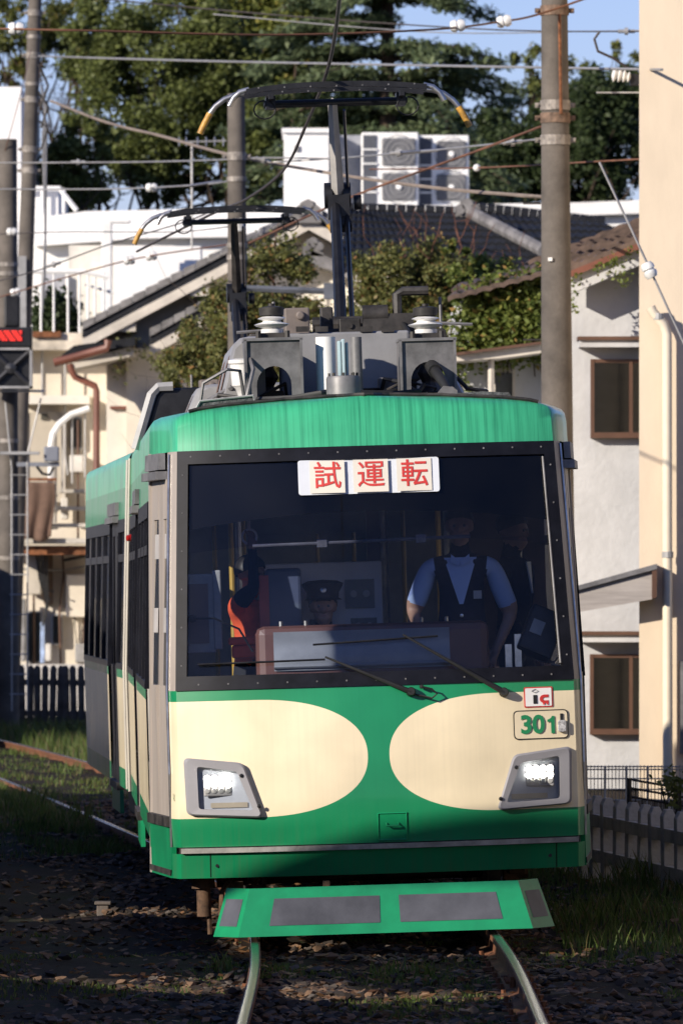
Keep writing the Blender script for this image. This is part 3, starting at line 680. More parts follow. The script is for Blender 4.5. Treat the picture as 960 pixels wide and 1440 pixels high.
fairing(2, -1, 1.0, 5.0, 3.42, .3, ((1.4,2.0),(3.2,3.8))); fairing(2, 1, 1.0, 5.0, 3.42, .3)
# tall dark intake cowl on the roof
mb = MB(); yv = 6.8; a, b = L1(196, 612, yv), L1(236, 546, yv)
prof = [(a.x, 3.08), (a.x+.12, b.z-.05), (a.x+.16, b.z), (b.x+.35, b.z), (b.x+.35, 3.08)]
mb.prism([(x, 6.8, z) for x, z in prof], (0, 1.3, 0)); ck = part(mb, 'intake_cowl', BLACKM, bevel=.02)
b_ = MB(); b_.tube([(a.x-.03, 6.79, 3.08), (a.x+.09, 6.79, b.z-.04), (a.x+.14, 6.79, b.z+.01), (a.x+.24, 6.79, b.z+.012)], .035, n=6); part(b_, 'cowl_rim', LTGREY, ck)
# roof walkway mats at the front corners
MATM = K('roof_mat', (.095,.095,.10), .85, var=.35, vscale=30, bump=.8, bscale=90)
mb = MB(); mb.prism([(-1.06,.95,3.10),(-.98,.95,3.25),(-.66,.95,3.275),(-.64,.95,3.14)], (0,.5,0)); mm = part(mb, 'roof_mat', MATM)
b = MB(); b.tube([(-1.07,.94,3.11),(-.985,.94,3.255),(-.66,.94,3.28),(-.64,.94,3.15)], .007, n=5); part(b, 'mat_rim', LTGREY, mm)
mb = MB(); mb.prism([(.44,.95,3.18),(.46,.95,3.255),(.74,.95,3.265),(.90,.95,3.255),(1.0,.95,3.12)], (0,.5,0)); part(mb, 'roof_mat', MATM)
# front roof handrails and pipes
mb = MB(); mb.tube([(-.98,1.55,3.2),(-.95,1.5,3.38),(-.80,1.5,3.46),(-.72,1.55,3.45),(-.70,1.6,3.3)], .011, n=6); mb.tube([L1(345,566,1.4), L1(350,545,1.4), L1(356,520,1.5), L1(352,505,1.6)], .014, n=6); part(mb, 'roof_handrail', MIDGREY, smooth=40)
mb = MB(); mb.tube([(-.62,1.5,3.27),(-.40,1.3,3.27),(-.24,1.2,3.29),(-.2,1.4,3.30),(.25,1.4,3.28),(.38,1.4,3.29),(.41,1.5,3.33)], .016, n=6); part(mb, 'roof_conduit', RUBBER, smooth=50)
# bundles of conduit, brackets' bolts and small junction boxes on the front roof
rr_ = random.Random(5)
for k in range(9):
    mb = MB(); x0 = rr_.uniform(-.62,.62); y0 = rr_.uniform(1.9,2.3); x1 = x0 + rr_.uniform(-.5,.5)
    mb.tube([(x0,y0,3.22),(x0+rr_.uniform(-.05,.05),y0-.1,3.30+rr_.random()*.12),(.5*(x0+x1),y0-.25,3.27+rr_.random()*.1),(x1,y0-.1,3.26+rr_.random()*.08),(x1,y0+.15,3.22)], rr_.uniform(.009,.02), 6); part(mb, 'roof_pipe', rr_.choice((RUBBER,SOOT,MIDGREY)), smooth=50)
for x, y, w, h in ((-.50,1.95,.12,.13),(.52,1.95,.14,.10),(-.16,2.2,.10,.16),(.24,2.2,.16,.20),(-.30,3.05,.12,.10),(.02,2.85,.14,.12),(.18,3.0,.10,.14),(-.12,3.0,.08,.2)):
    mb = MB(); zb_ = 3.2 if y < 2.5 else 3.68; mb.bb(x-w/2,x+w/2,y-.06,y+.06,zb_,zb_+h); jb = part(mb, 'junction_box', rr_.choice((SOOT,BRKT,BLACKM)), bevel=.01)
    b = MB(); b.cyl((x,y-.075,zb_+h*.6),(x,y-.055,zb_+h*.6),.018,n=8); part(b, 'cable_gland', SOOT, jb)
# big cable down from pantograph base
mb = MB(); pts = [L1(556,436,3.0), L1(575,470,2.5), L1(598,503,1.9), L1(612,522,1.5), L1(625,540,1.25), L1(634,556,1.15)]
mb.tube(pts, [.016,.02,.024,.034,.03,.02], n=8); mb.cyl(pts[2]+Vector((-.02,0,.03)), pts[3], .035, .045, n=10); pcb = part(mb, 'power_cable', RUBBER, smooth=50)
mb = MB(); q = L1(638, 552, 1.1); mb.prism([(q.x-.12,1.1,3.24),(q.x-.06,1.1,3.31),(q.x,1.1,3.30),(q.x+.02,1.1,3.24)], (0,.15,0)); part(mb, 'cable_shoe', MIDGREY, pcb)

# ---- pantographs
def pantograph(car, yc, zt, detailed):
    H = zt; mb = MB(); zb = 3.62
    # base frame
    mb.bb(-.62,.62, yc-.75, yc-.65, zb, zb+.10); mb.bb(-.62,.62, yc+.65, yc+.75, zb, zb+.10)
    for x in (-.58, .58): mb.bb(x-.05, x+.05, yc-.75, yc+.75, zb+.01, zb+.09)
    mb.bb(-.18,.18, yc-.65, yc+.65, zb+.02, zb+.12)
    for x in (-.52, .52):
        for y in (yc-.68, yc+.68): mb.lathe([(.05,-.36),(.085,-.30),(.05,-.24),(.085,-.18),(.05,-.12),(.085,-.06),(.04,0)], (x, y, zb), n=10)
    pg = part(mb, 'pantograph', SOOT, car=car, bevel=.008)
    b = MB(); b.bb(-.40,-.24, yc-.92, yc-.66, zb+.04, zb+.25); b.cyl((-.30,yc-.95,zb+.2),(-.30,yc-.9,zb+.2),.03,n=8); part(b, 'spring_box', K('box_brown_grey', (.17,.14,.12), .6, var=.2), pg, bevel=.012)
    b = MB(); b.bb(.10,.42, yc-.85, yc-.70, zb+.08, zb+.20); b.cyl((.10,yc-.8,zb+.2),(.26,yc-.8,zb+.2),.06,n=10); b.tube([(.32,yc-.8,zb+.15),(.32,yc-.8,zb+.32),(.36,yc-.8,zb+.34),(.52,yc-.8,zb+.34)], .03, n=8); part(b, 'lowering_cylinder', SOOT, pg, smooth=40)
    for q0, q1 in (((-.46,yc-.7,zb+.1),(-.46,yc-.7,zb+.30)),((.60,yc-.7,zb+.1),(.60,yc-.7,zb+.30)),((-.70,yc-.72,zb+.11),(-.3,yc-.72,zb+.13)),((.5,yc-.72,zb+.14),(.80,yc-.72,zb+.12))): b = MB(); b.cyl(q0, q1, .011, n=6); part(b, 'guide_rod', MIDGREY, pg)
    # arms: knee towards the rear
    base = Vector((0, yc-.30, zb+.16)); knee = Vector((0.03, yc+.75, zb+1.02)); head = Vector((-.02, yc, H-.10))
    def bar(p, q, wx, wy):
        m = MB(); d = q-p; L = d.length; Mx = Matrix.Translation((p+q)/2) @ d.to_track_quat('Z', 'X').to_matrix().to_4x4()
        m.bb(-wx, wx, -wy, wy, -L/2, L/2, Mx); return m
    # track quat keeps X sideways only roughly; use tubes for robustness
    b = MB(); b.tube([base+Vector((-.02,0,0)), knee+Vector((-.02,0,0))], [.040,.034], n=8); b.tube([base+Vector((.055,0,-.03)), knee+Vector((.052,0,-.06))], .016, n=6); part(b, 'lower_arm', BLACKM, pg, smooth=40)
    b = MB(); b.tube([knee, head], [.042,.030], n=4); part(b, 'upper_arm', K('arm_pale_grey', (.50,.48,.45), .5, var=.15) if car == 1 else SOOT, pg)
    b = MB(); b.tube([knee+Vector((.065,0,.02)), head+Vector((.075,0,-.06))], .010, n=6); part(b, 'parallel_rod', K('blue_steel', (.10,.11,.14), .3, metal=.7), pg)
    b = MB(); b.cyl(knee+Vector((-.09,0,.02)), knee+Vector((-.04,0,.02)), .085, n=14); b.cyl(knee+Vector((.03,0,.02)), knee+Vector((.08,0,.02)), .085, n=14); b.cyl(knee+Vector((.10,0,-.03)), knee+Vector((.15,0,-.03)), .05, n=10); b.box(knee+Vector((0,-.03,-.06)), (.14,.12,.16)); b.cyl(knee+Vector((-.06,-.06,-.17)), knee+Vector((.08,-.06,-.17)), .06, n=10); part(b, 'knee_joint', BLACKM, pg, smooth=40)
    b = MB(); b.cyl(base+Vector((-.2,0,0)), base+Vector((.2,0,0)), .05, n=10); part(b, 'base_pivot', SOOT, pg)
    # head
    for dy in (-.22, .22):
        b = MB(); n = 14; rows = []
        for i in range(n+1):
            x = -.58 + 1.16*i/n; zc = H + .012 - .035*(abs(x)/.58)**2.5
            rows.append([Vector((x, yc+dy-.03, zc-.034)), Vector((x, yc+dy-.03, zc)), Vector((x, yc+dy+.03, zc)), Vector((x, yc+dy+.03, zc-.034)), Vector((x, yc+dy-.03, zc-.034))])
        loft(b, rows); part(b, 'contact_strip', BLACKM, pg, smooth=30)
        b = MB()
        for k in range(7): x = -.5+k/6; b.cyl((x, yc+dy-.034, H-.018), (x, yc+dy+.034, H-.018), .006, n=6)
        part(b, 'strip_bolt', MIDGREY, pg)
    b = MB(); b.cyl((-.46,yc-.08,H-.11),(.46,yc-.08,H-.11),.020,n=8); b.cyl((-.46,yc+.08,H-.11),(.46,yc+.08,H-.11),.020,n=8)
    for x in (-.42,.42): b.bb(x-.015,x+.015,yc-.24,yc+.24,H-.09,H-.055); b.bb(x-.03,x+.03,yc-.1,yc+.1,H-.14,H-.06)
    part(b, 'head_frame', BLACKM, pg)
    for sg in (-1, 1):
        b = MB(); b.tube([(sg*(.46+.07*math.sin(t)), yc-.1, H-.12+.06*math.cos(t)-.03) for t in [R(a) for a in range(0, 331, 30)]], .005, n=4); part(b, 'shunt_wire', RUBBER, pg)
    for sg in (-1, 1):
        for dy, tip in ((-.22, False), (.22, True)):
            b = MB(); cu = [(.56,-.022),(.64,-.03),(.71,-.055),(.77,-.10),(.81,-.15)] if tip else [(.56,-.025),(.62,-.04),(.66,-.075),(.68,-.11),(.69,-.13)]
            b.tube([(sg*x, yc+dy, H+z) for x, z in cu], .018, n=8); h = part(b, 'horn', STEEL, pg, smooth=50)
            if tip:
                b = MB(); b.tube([(sg*x, yc+dy, H+z) for x, z in ((.805,-.145),(.84,-.205),(.875,-.275))], .0215, n=8); part(b, 'horn_tip', K('worn_yellow_tip', (.50,.27,.045), .5, var=.3, vscale=20), h, smooth=50)
pantograph(1, 3.55, 5.33, True)
pantograph(2, 7.9, 5.36, False)
# ================================================================== PEOPLE
SKIN = K('skin', (.36,.21,.145), .55, var=.06, vscale=20)
def person(label, M, mats, pose, height=1.72, sub=2):
    """one continuous skinned figure; mats: dict tag->material; pose: joint overrides (figure faces -Y)"""
    J = {'pelvis': ((0,0,.95), .155, .11), 'belly': ((0,0,1.10), .150, .108), 'chest': ((0,0,1.28), .175, .115), 'upper': ((0,.01,1.40), .14, .085),
         'neck0': ((0,.015,1.475), .062, .058), 'neck1': ((0,.005,1.53), .054, .056), 'jaw': ((0,-.012,1.575), .060, .072), 'face': ((0,-.01,1.635), .074, .092), 'skull': ((0,.008,1.70), .076, .09), 'crown': ((0,.01,1.745), .045, .055),
         'nose': ((0,-.112,1.625), .011, .014), 'chin': ((0,-.085,1.555), .02, .018)}
    E = [('pelvis','belly','bottom'),('belly','chest','top'),('chest','upper','top'),('upper','neck0','top'),('neck0','neck1','skin'),('neck1','jaw','skin'),('jaw','face','skin'),('face','skull','skin'),('skull','crown','skin'),('face','nose','skin'),('jaw','chin','skin')]
    for s, sg in (('l',-1),('r',1)):
        J['sh'+s] = ((sg*.19,.01,1.40), .068, .068); J['el'+s] = ((sg*.24,.04,1.13), .045, .045); J['wr'+s] = ((sg*.25,-.06,.90), .030, .026)
        J['hip'+s] = ((sg*.09,0,.88), .092, .092); J['kn'+s] = ((sg*.10,-.01,.50), .06, .06); J['an'+s] = ((sg*.10,.02,.09), .042, .045); J['to'+s] = ((sg*.115,-.14,.035), .042, .03)
        J['ear'+s] = ((sg*.083,.012,1.635), .014, .022)
    for k, v in pose.items():
        o = J[k]; J[k] = (v, o[1], o[2])
    for s in 'lr':      # fuller sleeve ending in a hem above the elbow
        a_, b_ = Vector(J['sh'+s][0]), Vector(J['el'+s][0]); J['sm'+s] = (tuple(a_.lerp(b_, .55)), .066, .066); J['sh2'+s] = (tuple(a_.lerp(b_, .80)), .067 if 'vest' in mats else .052, .067 if 'vest' in mats else .052)
    for s, sg in (('l',-1),('r',1)):
        E += [('upper','sh'+s,'top'),('sh'+s,'sm'+s,'sleeve'),('sm'+s,'sh2'+s,'sleeve'),('sh2'+s,'el'+s,'forearm'),('el'+s,'wr'+s,'forearm'),('pelvis','hip'+s,'bottom'),('hip'+s,'kn'+s,'bottom'),('kn'+s,'an'+s,'bottom'),('an'+s,'to'+s,'shoe'),('face','ear'+s,'skin')]
        w = Vector(J['wr'+s][0]); d = (w - Vector(J['el'+s][0])).normalized(); side = d.cross(Vector((0,1,0)));
        side = side.normalized() if side.length > .2 else Vector((1,0,0)); nrm = side.cross(d).normalized()
        pal = w + d*.075; J['pal'+s] = (tuple(pal), .036, .017); E.append(('wr'+s,'pal'+s,'hand'))
        for k, (a, ln) in enumerate(((-.030,.062),(-.010,.074),(.010,.070),(.029,.055))):
            b0 = pal + side*a + d*.02; m1 = b0 + d*(ln*.5) + nrm*.008; m2 = b0 + d*(ln*.85) + nrm*.034
            for nm, p in (('a',b0),('b',m1),('c',m2)): J[f'f{k}{nm}{s}'] = (tuple(p), .0095, .0095)
            E += [('pal'+s,f'f{k}a{s}','hand'),(f'f{k}a{s}',f'f{k}b{s}','hand'),(f'f{k}b{s}',f'f{k}c{s}','hand')]
        t0 = w + d*.035 - side*.034; t1 = t0 + d*.035 - side*.022 + nrm*.012
        J['t0'+s] = (tuple(t0), .0115, .0115); J['t1'+s] = (tuple(t1), .0095, .0095); E += [('wr'+s,'t0'+s,'hand'),('t0'+s,'t1'+s,'hand')]
    names = list(J); idx = {k: i for i, k in enumerate(names)}; sc = height/1.78
    me = bpy.data.meshes.new('person'); me.from_pydata([Vector(J[k][0])*sc for k in names], [(idx[a], idx[b]) for a, b, _ in E], []); me.update()
    o = bpy.data.objects.new('person', me); COL.objects.link(o)
    sm = o.modifiers.new('skin', 'SKIN'); sm.use_smooth_shade = True; ss = o.modifiers.new('sub', 'SUBSURF'); ss.levels = sub; ss.render_levels = sub
    sv = me.skin_vertices[0].data
    for k in names: sv[idx[k]].radius = (J[k][1]*sc, J[k][2]*sc); sv[idx[k]].use_root = (k == 'pelvis')
    dg = bpy.context.evaluated_depsgraph_get(); nm = bpy.data.meshes.new_from_object(o.evaluated_get(dg)); bpy.data.objects.remove(o)
    tags = []; nm.materials.clear()
    for t in ('top','bottom','sleeve','forearm','hand','skin','shoe','vest'):
        nm.materials.append(mats.get(t) or SKIN); tags.append(t)
    segs = [(Vector(J[a][0])*sc, Vector(J[b][0])*sc, t, max(J[a][1], J[b][1])) for a, b, t in E]
    for p in nm.polygons:
        c = p.center; best = 9; bt = 'top'
        for a, b, t, r in segs:
            ab = b-a; u = max(0, min(1, (c-a).dot(ab)/max(ab.length_squared, 1e-8))); dd = (c-(a+ab*u)).length - r*.6
            if dd < best: best = dd; bt = t
        if bt == 'top' and 'vest' in mats:      # waistcoat with a V opening
            zz = c.z/sc
            if abs(c.x) < .158: bt = 'vest'
        if bt == 'sleeve' and 'short' in mats:
            pass
        p.material_index = tags.index(bt); p.use_smooth = True
    ob = link('person', nm, None, M=M); tag(ob, label, 'person', None)
    eye = MB()
    for sg in (-1, 1):
        eye.lathe([(0,.003),(.008,.002),(.010,-.004)], Vector((sg*.03,-.091,1.648))*sc, (0,-1,0), n=8)
    link('eyes', eye.mesh('eyes', K('eye_dark', (.02,.015,.012), .3)), ob, world=False)
    b = MB(); b.tube([Vector((x,-.094+abs(x)*.4,1.588))*sc for x in (-.016,0,.016)], .003, n=5); link('mouth', b.mesh('mouth', K('lip', (.35,.14,.11), .5)), ob, world=False)
    return ob, sc, J
def cap(ob, sc, c=(0,0,1.70), rot=None):
    m = MB(); T = Matrix.Translation(Vector(c)*sc)
    m.lathe([(.098,.0),(.100,.035),(.125,.075),(.128,.088),(.09,.105),(0,.112)], Vector(c)*sc, n=24)
    h = link('cap', m.mesh('cap', K('navy_cap', (.012,.013,.022), .6), 50), ob, world=False)
    m = MB(); m.grid(lambda i, j: Vector(c)*sc + Vector((.095*math.sin((i-.5)*2.4)*(1+.35*j), -.098*math.cos((i-.5)*2.4)*(1+.48*j), .004-.018*j)), 12, 3); link('cap_peak', m.mesh('cap_peak', BLACKM, 50), h, world=False)
    m = MB(); m.lathe([(0,.01),(.018,.006),(.02,0)], Vector((c[0], c[1]-.112, c[2]+.05))*sc, (0,-1,.2), n=10); link('cap_badge', m.mesh('cap_badge', STEEL), h, world=False)
def hair(ob, sc, hp=(0,.008,1.68), col=(.015,.012,.010)):
    m = MB(); hp = Vector(hp)*sc
    def fn(i, j):
        th = 2*math.pi*i; ph = j*(1.75 + .35*math.sin(th))      # lower at the back (+Y)
        r = Vector((.089*math.sin(ph)*math.cos(th), .104*math.sin(ph)*math.sin(th), .094*math.cos(ph)))
        return hp + r*(1+.03*math.sin(th*9))
    m.grid(fn, 28, 8); return link('hair', m.mesh('hair', K('hair_black', col, .5, var=.3, vscale=60), 60), ob, world=False)

NAVY = K('navy_wool', (.009,.012,.026), .9, var=.15, vscale=30, spec=.05); SHIRT = K('pale_blue_shirt', (.34,.44,.66), .8, var=.05); WHT = K('white_cotton', (.72,.74,.78), .8, var=.04)
ORANGE = K('orange_vest', (.85,.12,.035), .75, var=.12, vscale=12); SHOE = K('black_shoe', (.01,.01,.01), .35); TROU = K('dark_trousers', (.014,.015,.02), .85)
# driver, seated behind the console
sit = {}
for s, sg in (('l',-1),('r',1)):
    sit['hip'+s] = (sg*.09,-.02,.90); sit['kn'+s] = (sg*.12,-.42,.93); sit['an'+s] = (sg*.12,-.40,.52); sit['to'+s] = (sg*.12,-.55,.47)
    sit['el'+s] = (sg*.27,-.05,1.14); sit['wr'+s] = (sg*.20,-.28,1.12)
def at(x, v, turn=0., dz=0.): return M1 @ Matrix.Translation((x, v, .80+dz)) @ Matrix.Rotation(R(turn), 4, 'Z')
o, sc, J_ = person('uniformed person in a peaked cap seated behind the tram console', at(-.26, 1.26, 0, -.43), {'top': NAVY, 'sleeve': NAVY, 'forearm': NAVY, 'bottom': TROU, 'shoe': SHOE}, sit, 1.74)
cap(o, sc); hair(o, sc, (0,.012,1.665))
m = MB(); m.bb(-.02,.02,-.125,-.118,1.15,1.42); link('tie', m.mesh('tie', BLACKM), o, world=False)
mb = MB(); mb.bb(-.50,-.02,1.08,1.50,1.08,1.18); mb.bb(-.48,-.04,1.40,1.50,1.1,1.68); mb.cyl((-.26,1.28,.8),(-.26,1.28,1.08),.08,n=10); part(mb, 'driver_seat', K('driver_seat_cloth', (.04,.04,.05), .9), bevel=.03)
# standing, pale blue shirt and waistcoat
o, sc, J_ = person('person in a pale blue short-sleeved shirt and dark waistcoat standing in the cab', at(.57, .86, -4, .0), {'top': SHIRT, 'vest': NAVY, 'sleeve': SHIRT, 'forearm': SKIN, 'bottom': TROU, 'shoe': SHOE},
    {'ell': (-.30,.05,1.13), 'wrl': (-.24,-.16,.98), 'elr': (.30,.06,1.10), 'wrr': (.20,-.06,.88)}, 1.78, 3)
hair(o, sc)
m = MB()
for z in (1.02,1.10): m.lathe([(0,.006),(.011,.004),(.012,0)], Vector((0,-.128,z))*sc, (0,-1,0), n=8)
link('waistcoat_button', m.mesh('waistcoat_button', STEEL), o, world=False)
m = MB(); m.grid(lambda i, j: Vector(((i-.5)*2*(.012+.088*j), -.124*math.sqrt(max(.05, 1-((i-.5)*2*(.012+.088*j)/.2)**2)) + .045*max(0, j-.55)/.45, 1.17+.285*j))*sc, 12, 10); link('shirt_front', m.mesh('shirt_front', SHIRT, 60), o, world=False)
m = MB(); m.bb(.075,.125,-.137,-.128,1.20,1.25); link('name_badge', m.mesh('name_badge', LTGREY), o, world=False)
m = MB(); m.prism([Vector(q)*sc for q in ((-.055,-.075,1.475),(0,-.105,1.43),(-.01,-.118,1.40),(-.06,-.10,1.43))], (0,.01,0)); m.prism([Vector(q)*sc for q in ((.055,-.075,1.475),(0,-.105,1.43),(.01,-.118,1.40),(.06,-.10,1.43))], (0,.01,0)); link('collar', m.mesh('collar', SHIRT), o, world=False)
# dark suit, turned to the side
o, sc, J_ = person('person in a dark suit turned sideways near the cab monitor', at(.93, 1.42, 62), {'top': NAVY, 'sleeve': NAVY, 'forearm': NAVY, 'bottom': TROU, 'shoe': SHOE}, {'wrl': (-.20,-.22,.88), 'ell': (-.22,-.03,1.12)}, 1.74)
hair(o, sc)
m = MB(); m.prism([Vector(q)*sc for q in ((-.03,-.105,1.45),(.03,-.105,1.45),(0,-.128,1.25))], (0,.01,0)); link('shirt_front', m.mesh('shirt_front', WHT), o, world=False)
# masked figure in orange, arm raised to the strap
o, sc, J_ = person('masked person in an orange vest with an arm raised to a hanging strap', at(-.70, 1.16, 52, -.11), {'top': ORANGE, 'sleeve': NAVY, 'forearm': NAVY, 'bottom': TROU, 'shoe': SHOE},
    {'shl': (-.19,.0,1.43), 'ell': (-.24,-.20,1.56), 'wrl': (-.22,-.18,1.80)}, 1.62)
hair(o, sc)
m = MB(); m.grid(lambda i, j: Vector((.075*math.sin((i-.5)*2.6), -.108*math.cos((i-.5)*1.6)-.012*math.sin(math.pi*j), 1.555+.075*j))*sc, 10, 5); link('face_mask', m.mesh('face_mask', WHT, 50), o, world=False)
mb = MB(); q = I1 @ (WM[o.name] @ (Vector(J_['wrl'][0])*sc + Vector((.0,.02,.09)))); mb.tube([(q.x, q.y, 2.84), (q.x, q.y, q.z+.05)], .010, n=5)
mb.tube([(q.x+.045*math.cos(t), q.y, q.z+.045*math.sin(t)) for t in [R(a) for a in range(0, 361, 30)]], .008, n=5); part(mb, 'hanging_strap', WHITE)
# ================================================================== SETTING
CT = [(-30,.2),(20,.24),(35,.235),(43,.225),(50,.06),(57,-.36),(62,-.80),(66.5,-1.26),(73.4,-1.98),(84,-3.1),(94,-4.25),(104.5,-5.6),(120,-8.2),(140,-12.5),(170,-20)]
def cx(Y):
    for i in range(1, len(CT)-2):
        if Y <= CT[i+1][0] or i == len(CT)-3:
            (x0,y0),(x1,y1),(x2,y2),(x3,y3) = CT[i-1],CT[i],CT[i+1],CT[i+2]
            t = (Y-x1)/(x2-x1); m1 = (y2-y0)/(x2-x0)*(x2-x1); m2 = (y3-y1)/(x3-x1)*(x2-x1)
            return (2*t**3-3*t*t+1)*y1 + (t**3-2*t*t+t)*m1 + (-2*t**3+3*t*t)*y2 + (t**3-t*t)*m2
def ctan(Y): d = cx(Y+.2)-cx(Y-.2); return Vector((d, .4, 0)).normalized()
def gz(x, y):
    d = abs(x-cx(max(-20, min(150, y)))); near = max(0, min(1, (d-1.0)/1.5))
    return -.125 + .055*max(0, min(1, (y-64)/8)) + .035*noise.noise((x*1.3, y*1.3, 0)) + .02*noise.noise((x*4, y*4, 3)) + .09*near*noise.noise((x*.35, y*.25, 7)) + (.10 if x > 1.5 and 40 < y < 75 else 0)*min(1, max(0, (x-1.5)/.8))*min(1, (y-40)/4 if y < 44 else 1)
# ground: fine near the track, coarse out to the horizon
def spaced(fine0, fine1, step, outs):
    a = [-o for o in reversed(outs)] + []; n = int((fine1-fine0)/step)
    return [fine0-o for o in reversed(outs)] + [fine0+step*i for i in range(n+1)] + [fine1+o for o in outs]
xs = spaced(-7, 5, .12, [1,3,8,20,50,120,300,800,2000]); ys = spaced(30, 112, .25, [1,3,8,20,50,120,300,800,2000])
def gm(name):
    m = bpy.data.materials.new(name); m.use_nodes = True; n = m.node_tree.nodes; l = m.node_tree.links; p = n['Principled BSDF']; p.inputs['Roughness'].default_value = .95; p.inputs['Specular IOR Level'].default_value = .15
    tc = n.new('ShaderNodeTexCoord'); a = n.new('ShaderNodeTexNoise'); a.inputs['Scale'].default_value = .8; a.inputs['Detail'].default_value = 10; a.inputs['Roughness'].default_value = .7; l.new(tc.outputs['Object'], a.inputs[0])
    r = n.new('ShaderNodeValToRGB'); e = r.color_ramp.elements; e[0].position = .36; e[0].color = (.017,.012,.008,1); e[1].position = .66; e[1].color = (.013,.020,.006,1); x = e.new(.5); x.color = (.028,.020,.014,1); l.new(a.outputs[0], r.inputs[0])
    l.new(r.outputs[0], p.inputs['Base Color']); b = n.new('ShaderNodeTexNoise'); b.inputs['Scale'].default_value = 28; b.inputs['Detail'].default_value = 8; l.new(tc.outputs['Object'], b.inputs[0])
    bp = n.new('ShaderNodeBump'); bp.inputs['Strength'].default_value = .8; bp.inputs['Distance'].default_value = .03; l.new(b.outputs[0], bp.inputs['Height']); l.new(bp.outputs[0], p.inputs['Normal']); return m
mb = MB(); vs = [Vector((x, y, gz(x, y) if -8 < x < 6 and 28 < y < 114 else -.13)) for y in ys for x in xs]; n = len(xs)
mb.add(vs, [(j*n+i, j*n+i+1, (j+1)*n+i+1, (j+1)*n+i) for j in range(len(ys)-1) for i in range(n-1)])
g = mb.build('ground', gm('earth_and_moss'), None, smooth=60); g['kind'] = 'structure'
# ---- track
TK = thing('railway_track', 'curving pair of steel rails on dark sleepers half buried in earth', 'track', (cx(45), 45, -.13))
RAILTOP = K('rail_steel', (.10,.095,.09), .26, metal=.9, var=.15, vscale=5); RAILSIDE = K('rusty_rail_side', (.17,.065,.026), .85, var=.3, vscale=6, bump=.3)
CANT = .021
YS = [10+i*.5 for i in range(0, 300)]
for sg in (-1, 1):
    prof = [(-.06,-.14),(-.06,-.125),(-.012,-.11),(-.009,-.045),(-.032,-.034),(-.032,-.006)]
    full = prof + [(-x, z) for x, z in reversed(prof)]
    rows = []; caprows = []
    for Y in YS:
        t = ctan(Y); nx = Vector((t.y, -t.x, 0)); c = Vector((cx(Y), Y, sg*CANT)) + nx*(sg*.718)
        rows.append([c + nx*a + Vector((0,0,z)) for a, z in full]); caprows.append([c + nx*a + Vector((0,0,z)) for a, z in ((-.024,-.0055),(-.020,-.001),(-.014,0),(.014,0),(.020,-.001),(.024,-.0055))])
    mb = MB(); loft(mb, rows); rl = mb.build('rail', RAILSIDE, TK, smooth=35)
    mb = MB(); loft(mb, caprows); mb.build('rail_head', RAILTOP, rl, smooth=35)
    b = MB()
    for Y in (41.2, 70.5):     # fishplates
        t = ctan(Y); nx = Vector((t.y,-t.x,0)); c = Vector((cx(Y), Y, sg*CANT-.085)) + nx*(sg*.718)
        for q in (-1, 1):
            Mx = Matrix.Translation(c + nx*(q*.03)) @ Matrix.Rotation(math.atan2(-t.x, t.y), 4, 'Z'); b.bb(-.012,.012,-.28,.28,-.035,.03, Mx)
            for k in (-.2,-.07,.07,.2): b.cyl(c + nx*(q*.035) + t*k, c + nx*(q*.065) + t*k, .014, n=6)
    b.build('fishplate', RUST, rl)
sl = MB(); sl.bb(-1.05,1.05,-.11,.11,-.14,0); slm = sl.mesh('sleeper', K('creosoted_timber', (.05,.034,.024), .9, var=.35, vscale=5, stretch=(1,9,9), bump=.5))
cl = MB(); cl.box((0, 0, .012), (.07,.12,.024)); cl.cyl((0,.03,.02),(0,.03,.055),.014,n=6); clm = cl.mesh('rail_clip', RUST)
Y = 36.0; k = 0
while Y < 84:
    t = ctan(Y); Mx = Matrix.Translation((cx(Y), Y, -.148)) @ Matrix.Rotation(math.atan2(-t.x, t.y) + random.uniform(-.02,.02), 4, 'Z') @ Matrix.Rotation(-.029, 4, 'Y')
    s_ = link('sleeper', slm, TK, M=Mx)
    for q in (-.808,-.628,.628,.808): link('rail_clip', clm, s_, world=False, M=Matrix.Translation((q,0,0)))
    Y += .62
# ---- ballast, grass, litter
def pebble(mb, p, r, mi=0):
    mb.cur = mi; a = [random.uniform(.6, 1.25) for _ in range(6)]; rot = Matrix.Rotation(random.random()*6.3, 3, 'Z') @ Matrix.Rotation(random.uniform(-.5,.5), 3, 'X')
    vs = [Vector(v) for v in ((a[0],0,.1),(0,a[1],-.1),(-a[2],0,.1),(0,-a[3],0),(.1,.1,.55*a[4]),(-.1,0,-.6*a[5]),(.55,.5,.4),(-.5,-.5,.42))]
    vs = [p + (rot @ v)*r for v in vs]
    mb.add(vs, [(0,6,4),(6,1,4),(1,2,4),(2,7,4),(7,3,4),(3,0,4),(0,1,6),(1,0,5),(2,1,5),(3,2,5),(0,3,5),(2,3,7)])
mb = MB(); rs = random.Random(3)
while len(mb.f) < 12*8500:
    Y = 36 + 40*rs.random()**1.6; c = cx(Y); x = c + rs.gauss(0, 1.05)
    if not -3.2 < x < 3.0: continue
    dens = noise.noise((x*.8, Y*.5, 11))
    if dens < .02 and rs.random() < .85: continue
    rs2 = rs.choice((.022,.028,.035,.045)); pebble(mb, Vector((x, Y, gz(x, Y)+rs2*.25)), rs2, rs.choice((0,0,1,2,2,2)))
o = mb.build('ballast', [K('stone_brown', (.16,.095,.055), .9, var=.3, vscale=9), K('stone_grey', (.105,.085,.068), .9, var=.3, vscale=9), K('stone_dark', (.035,.025,.018), .9, var=.3, vscale=9)], None); tag(o, 'brown stone ballast scattered around the rails', 'ballast', kind='stuff')
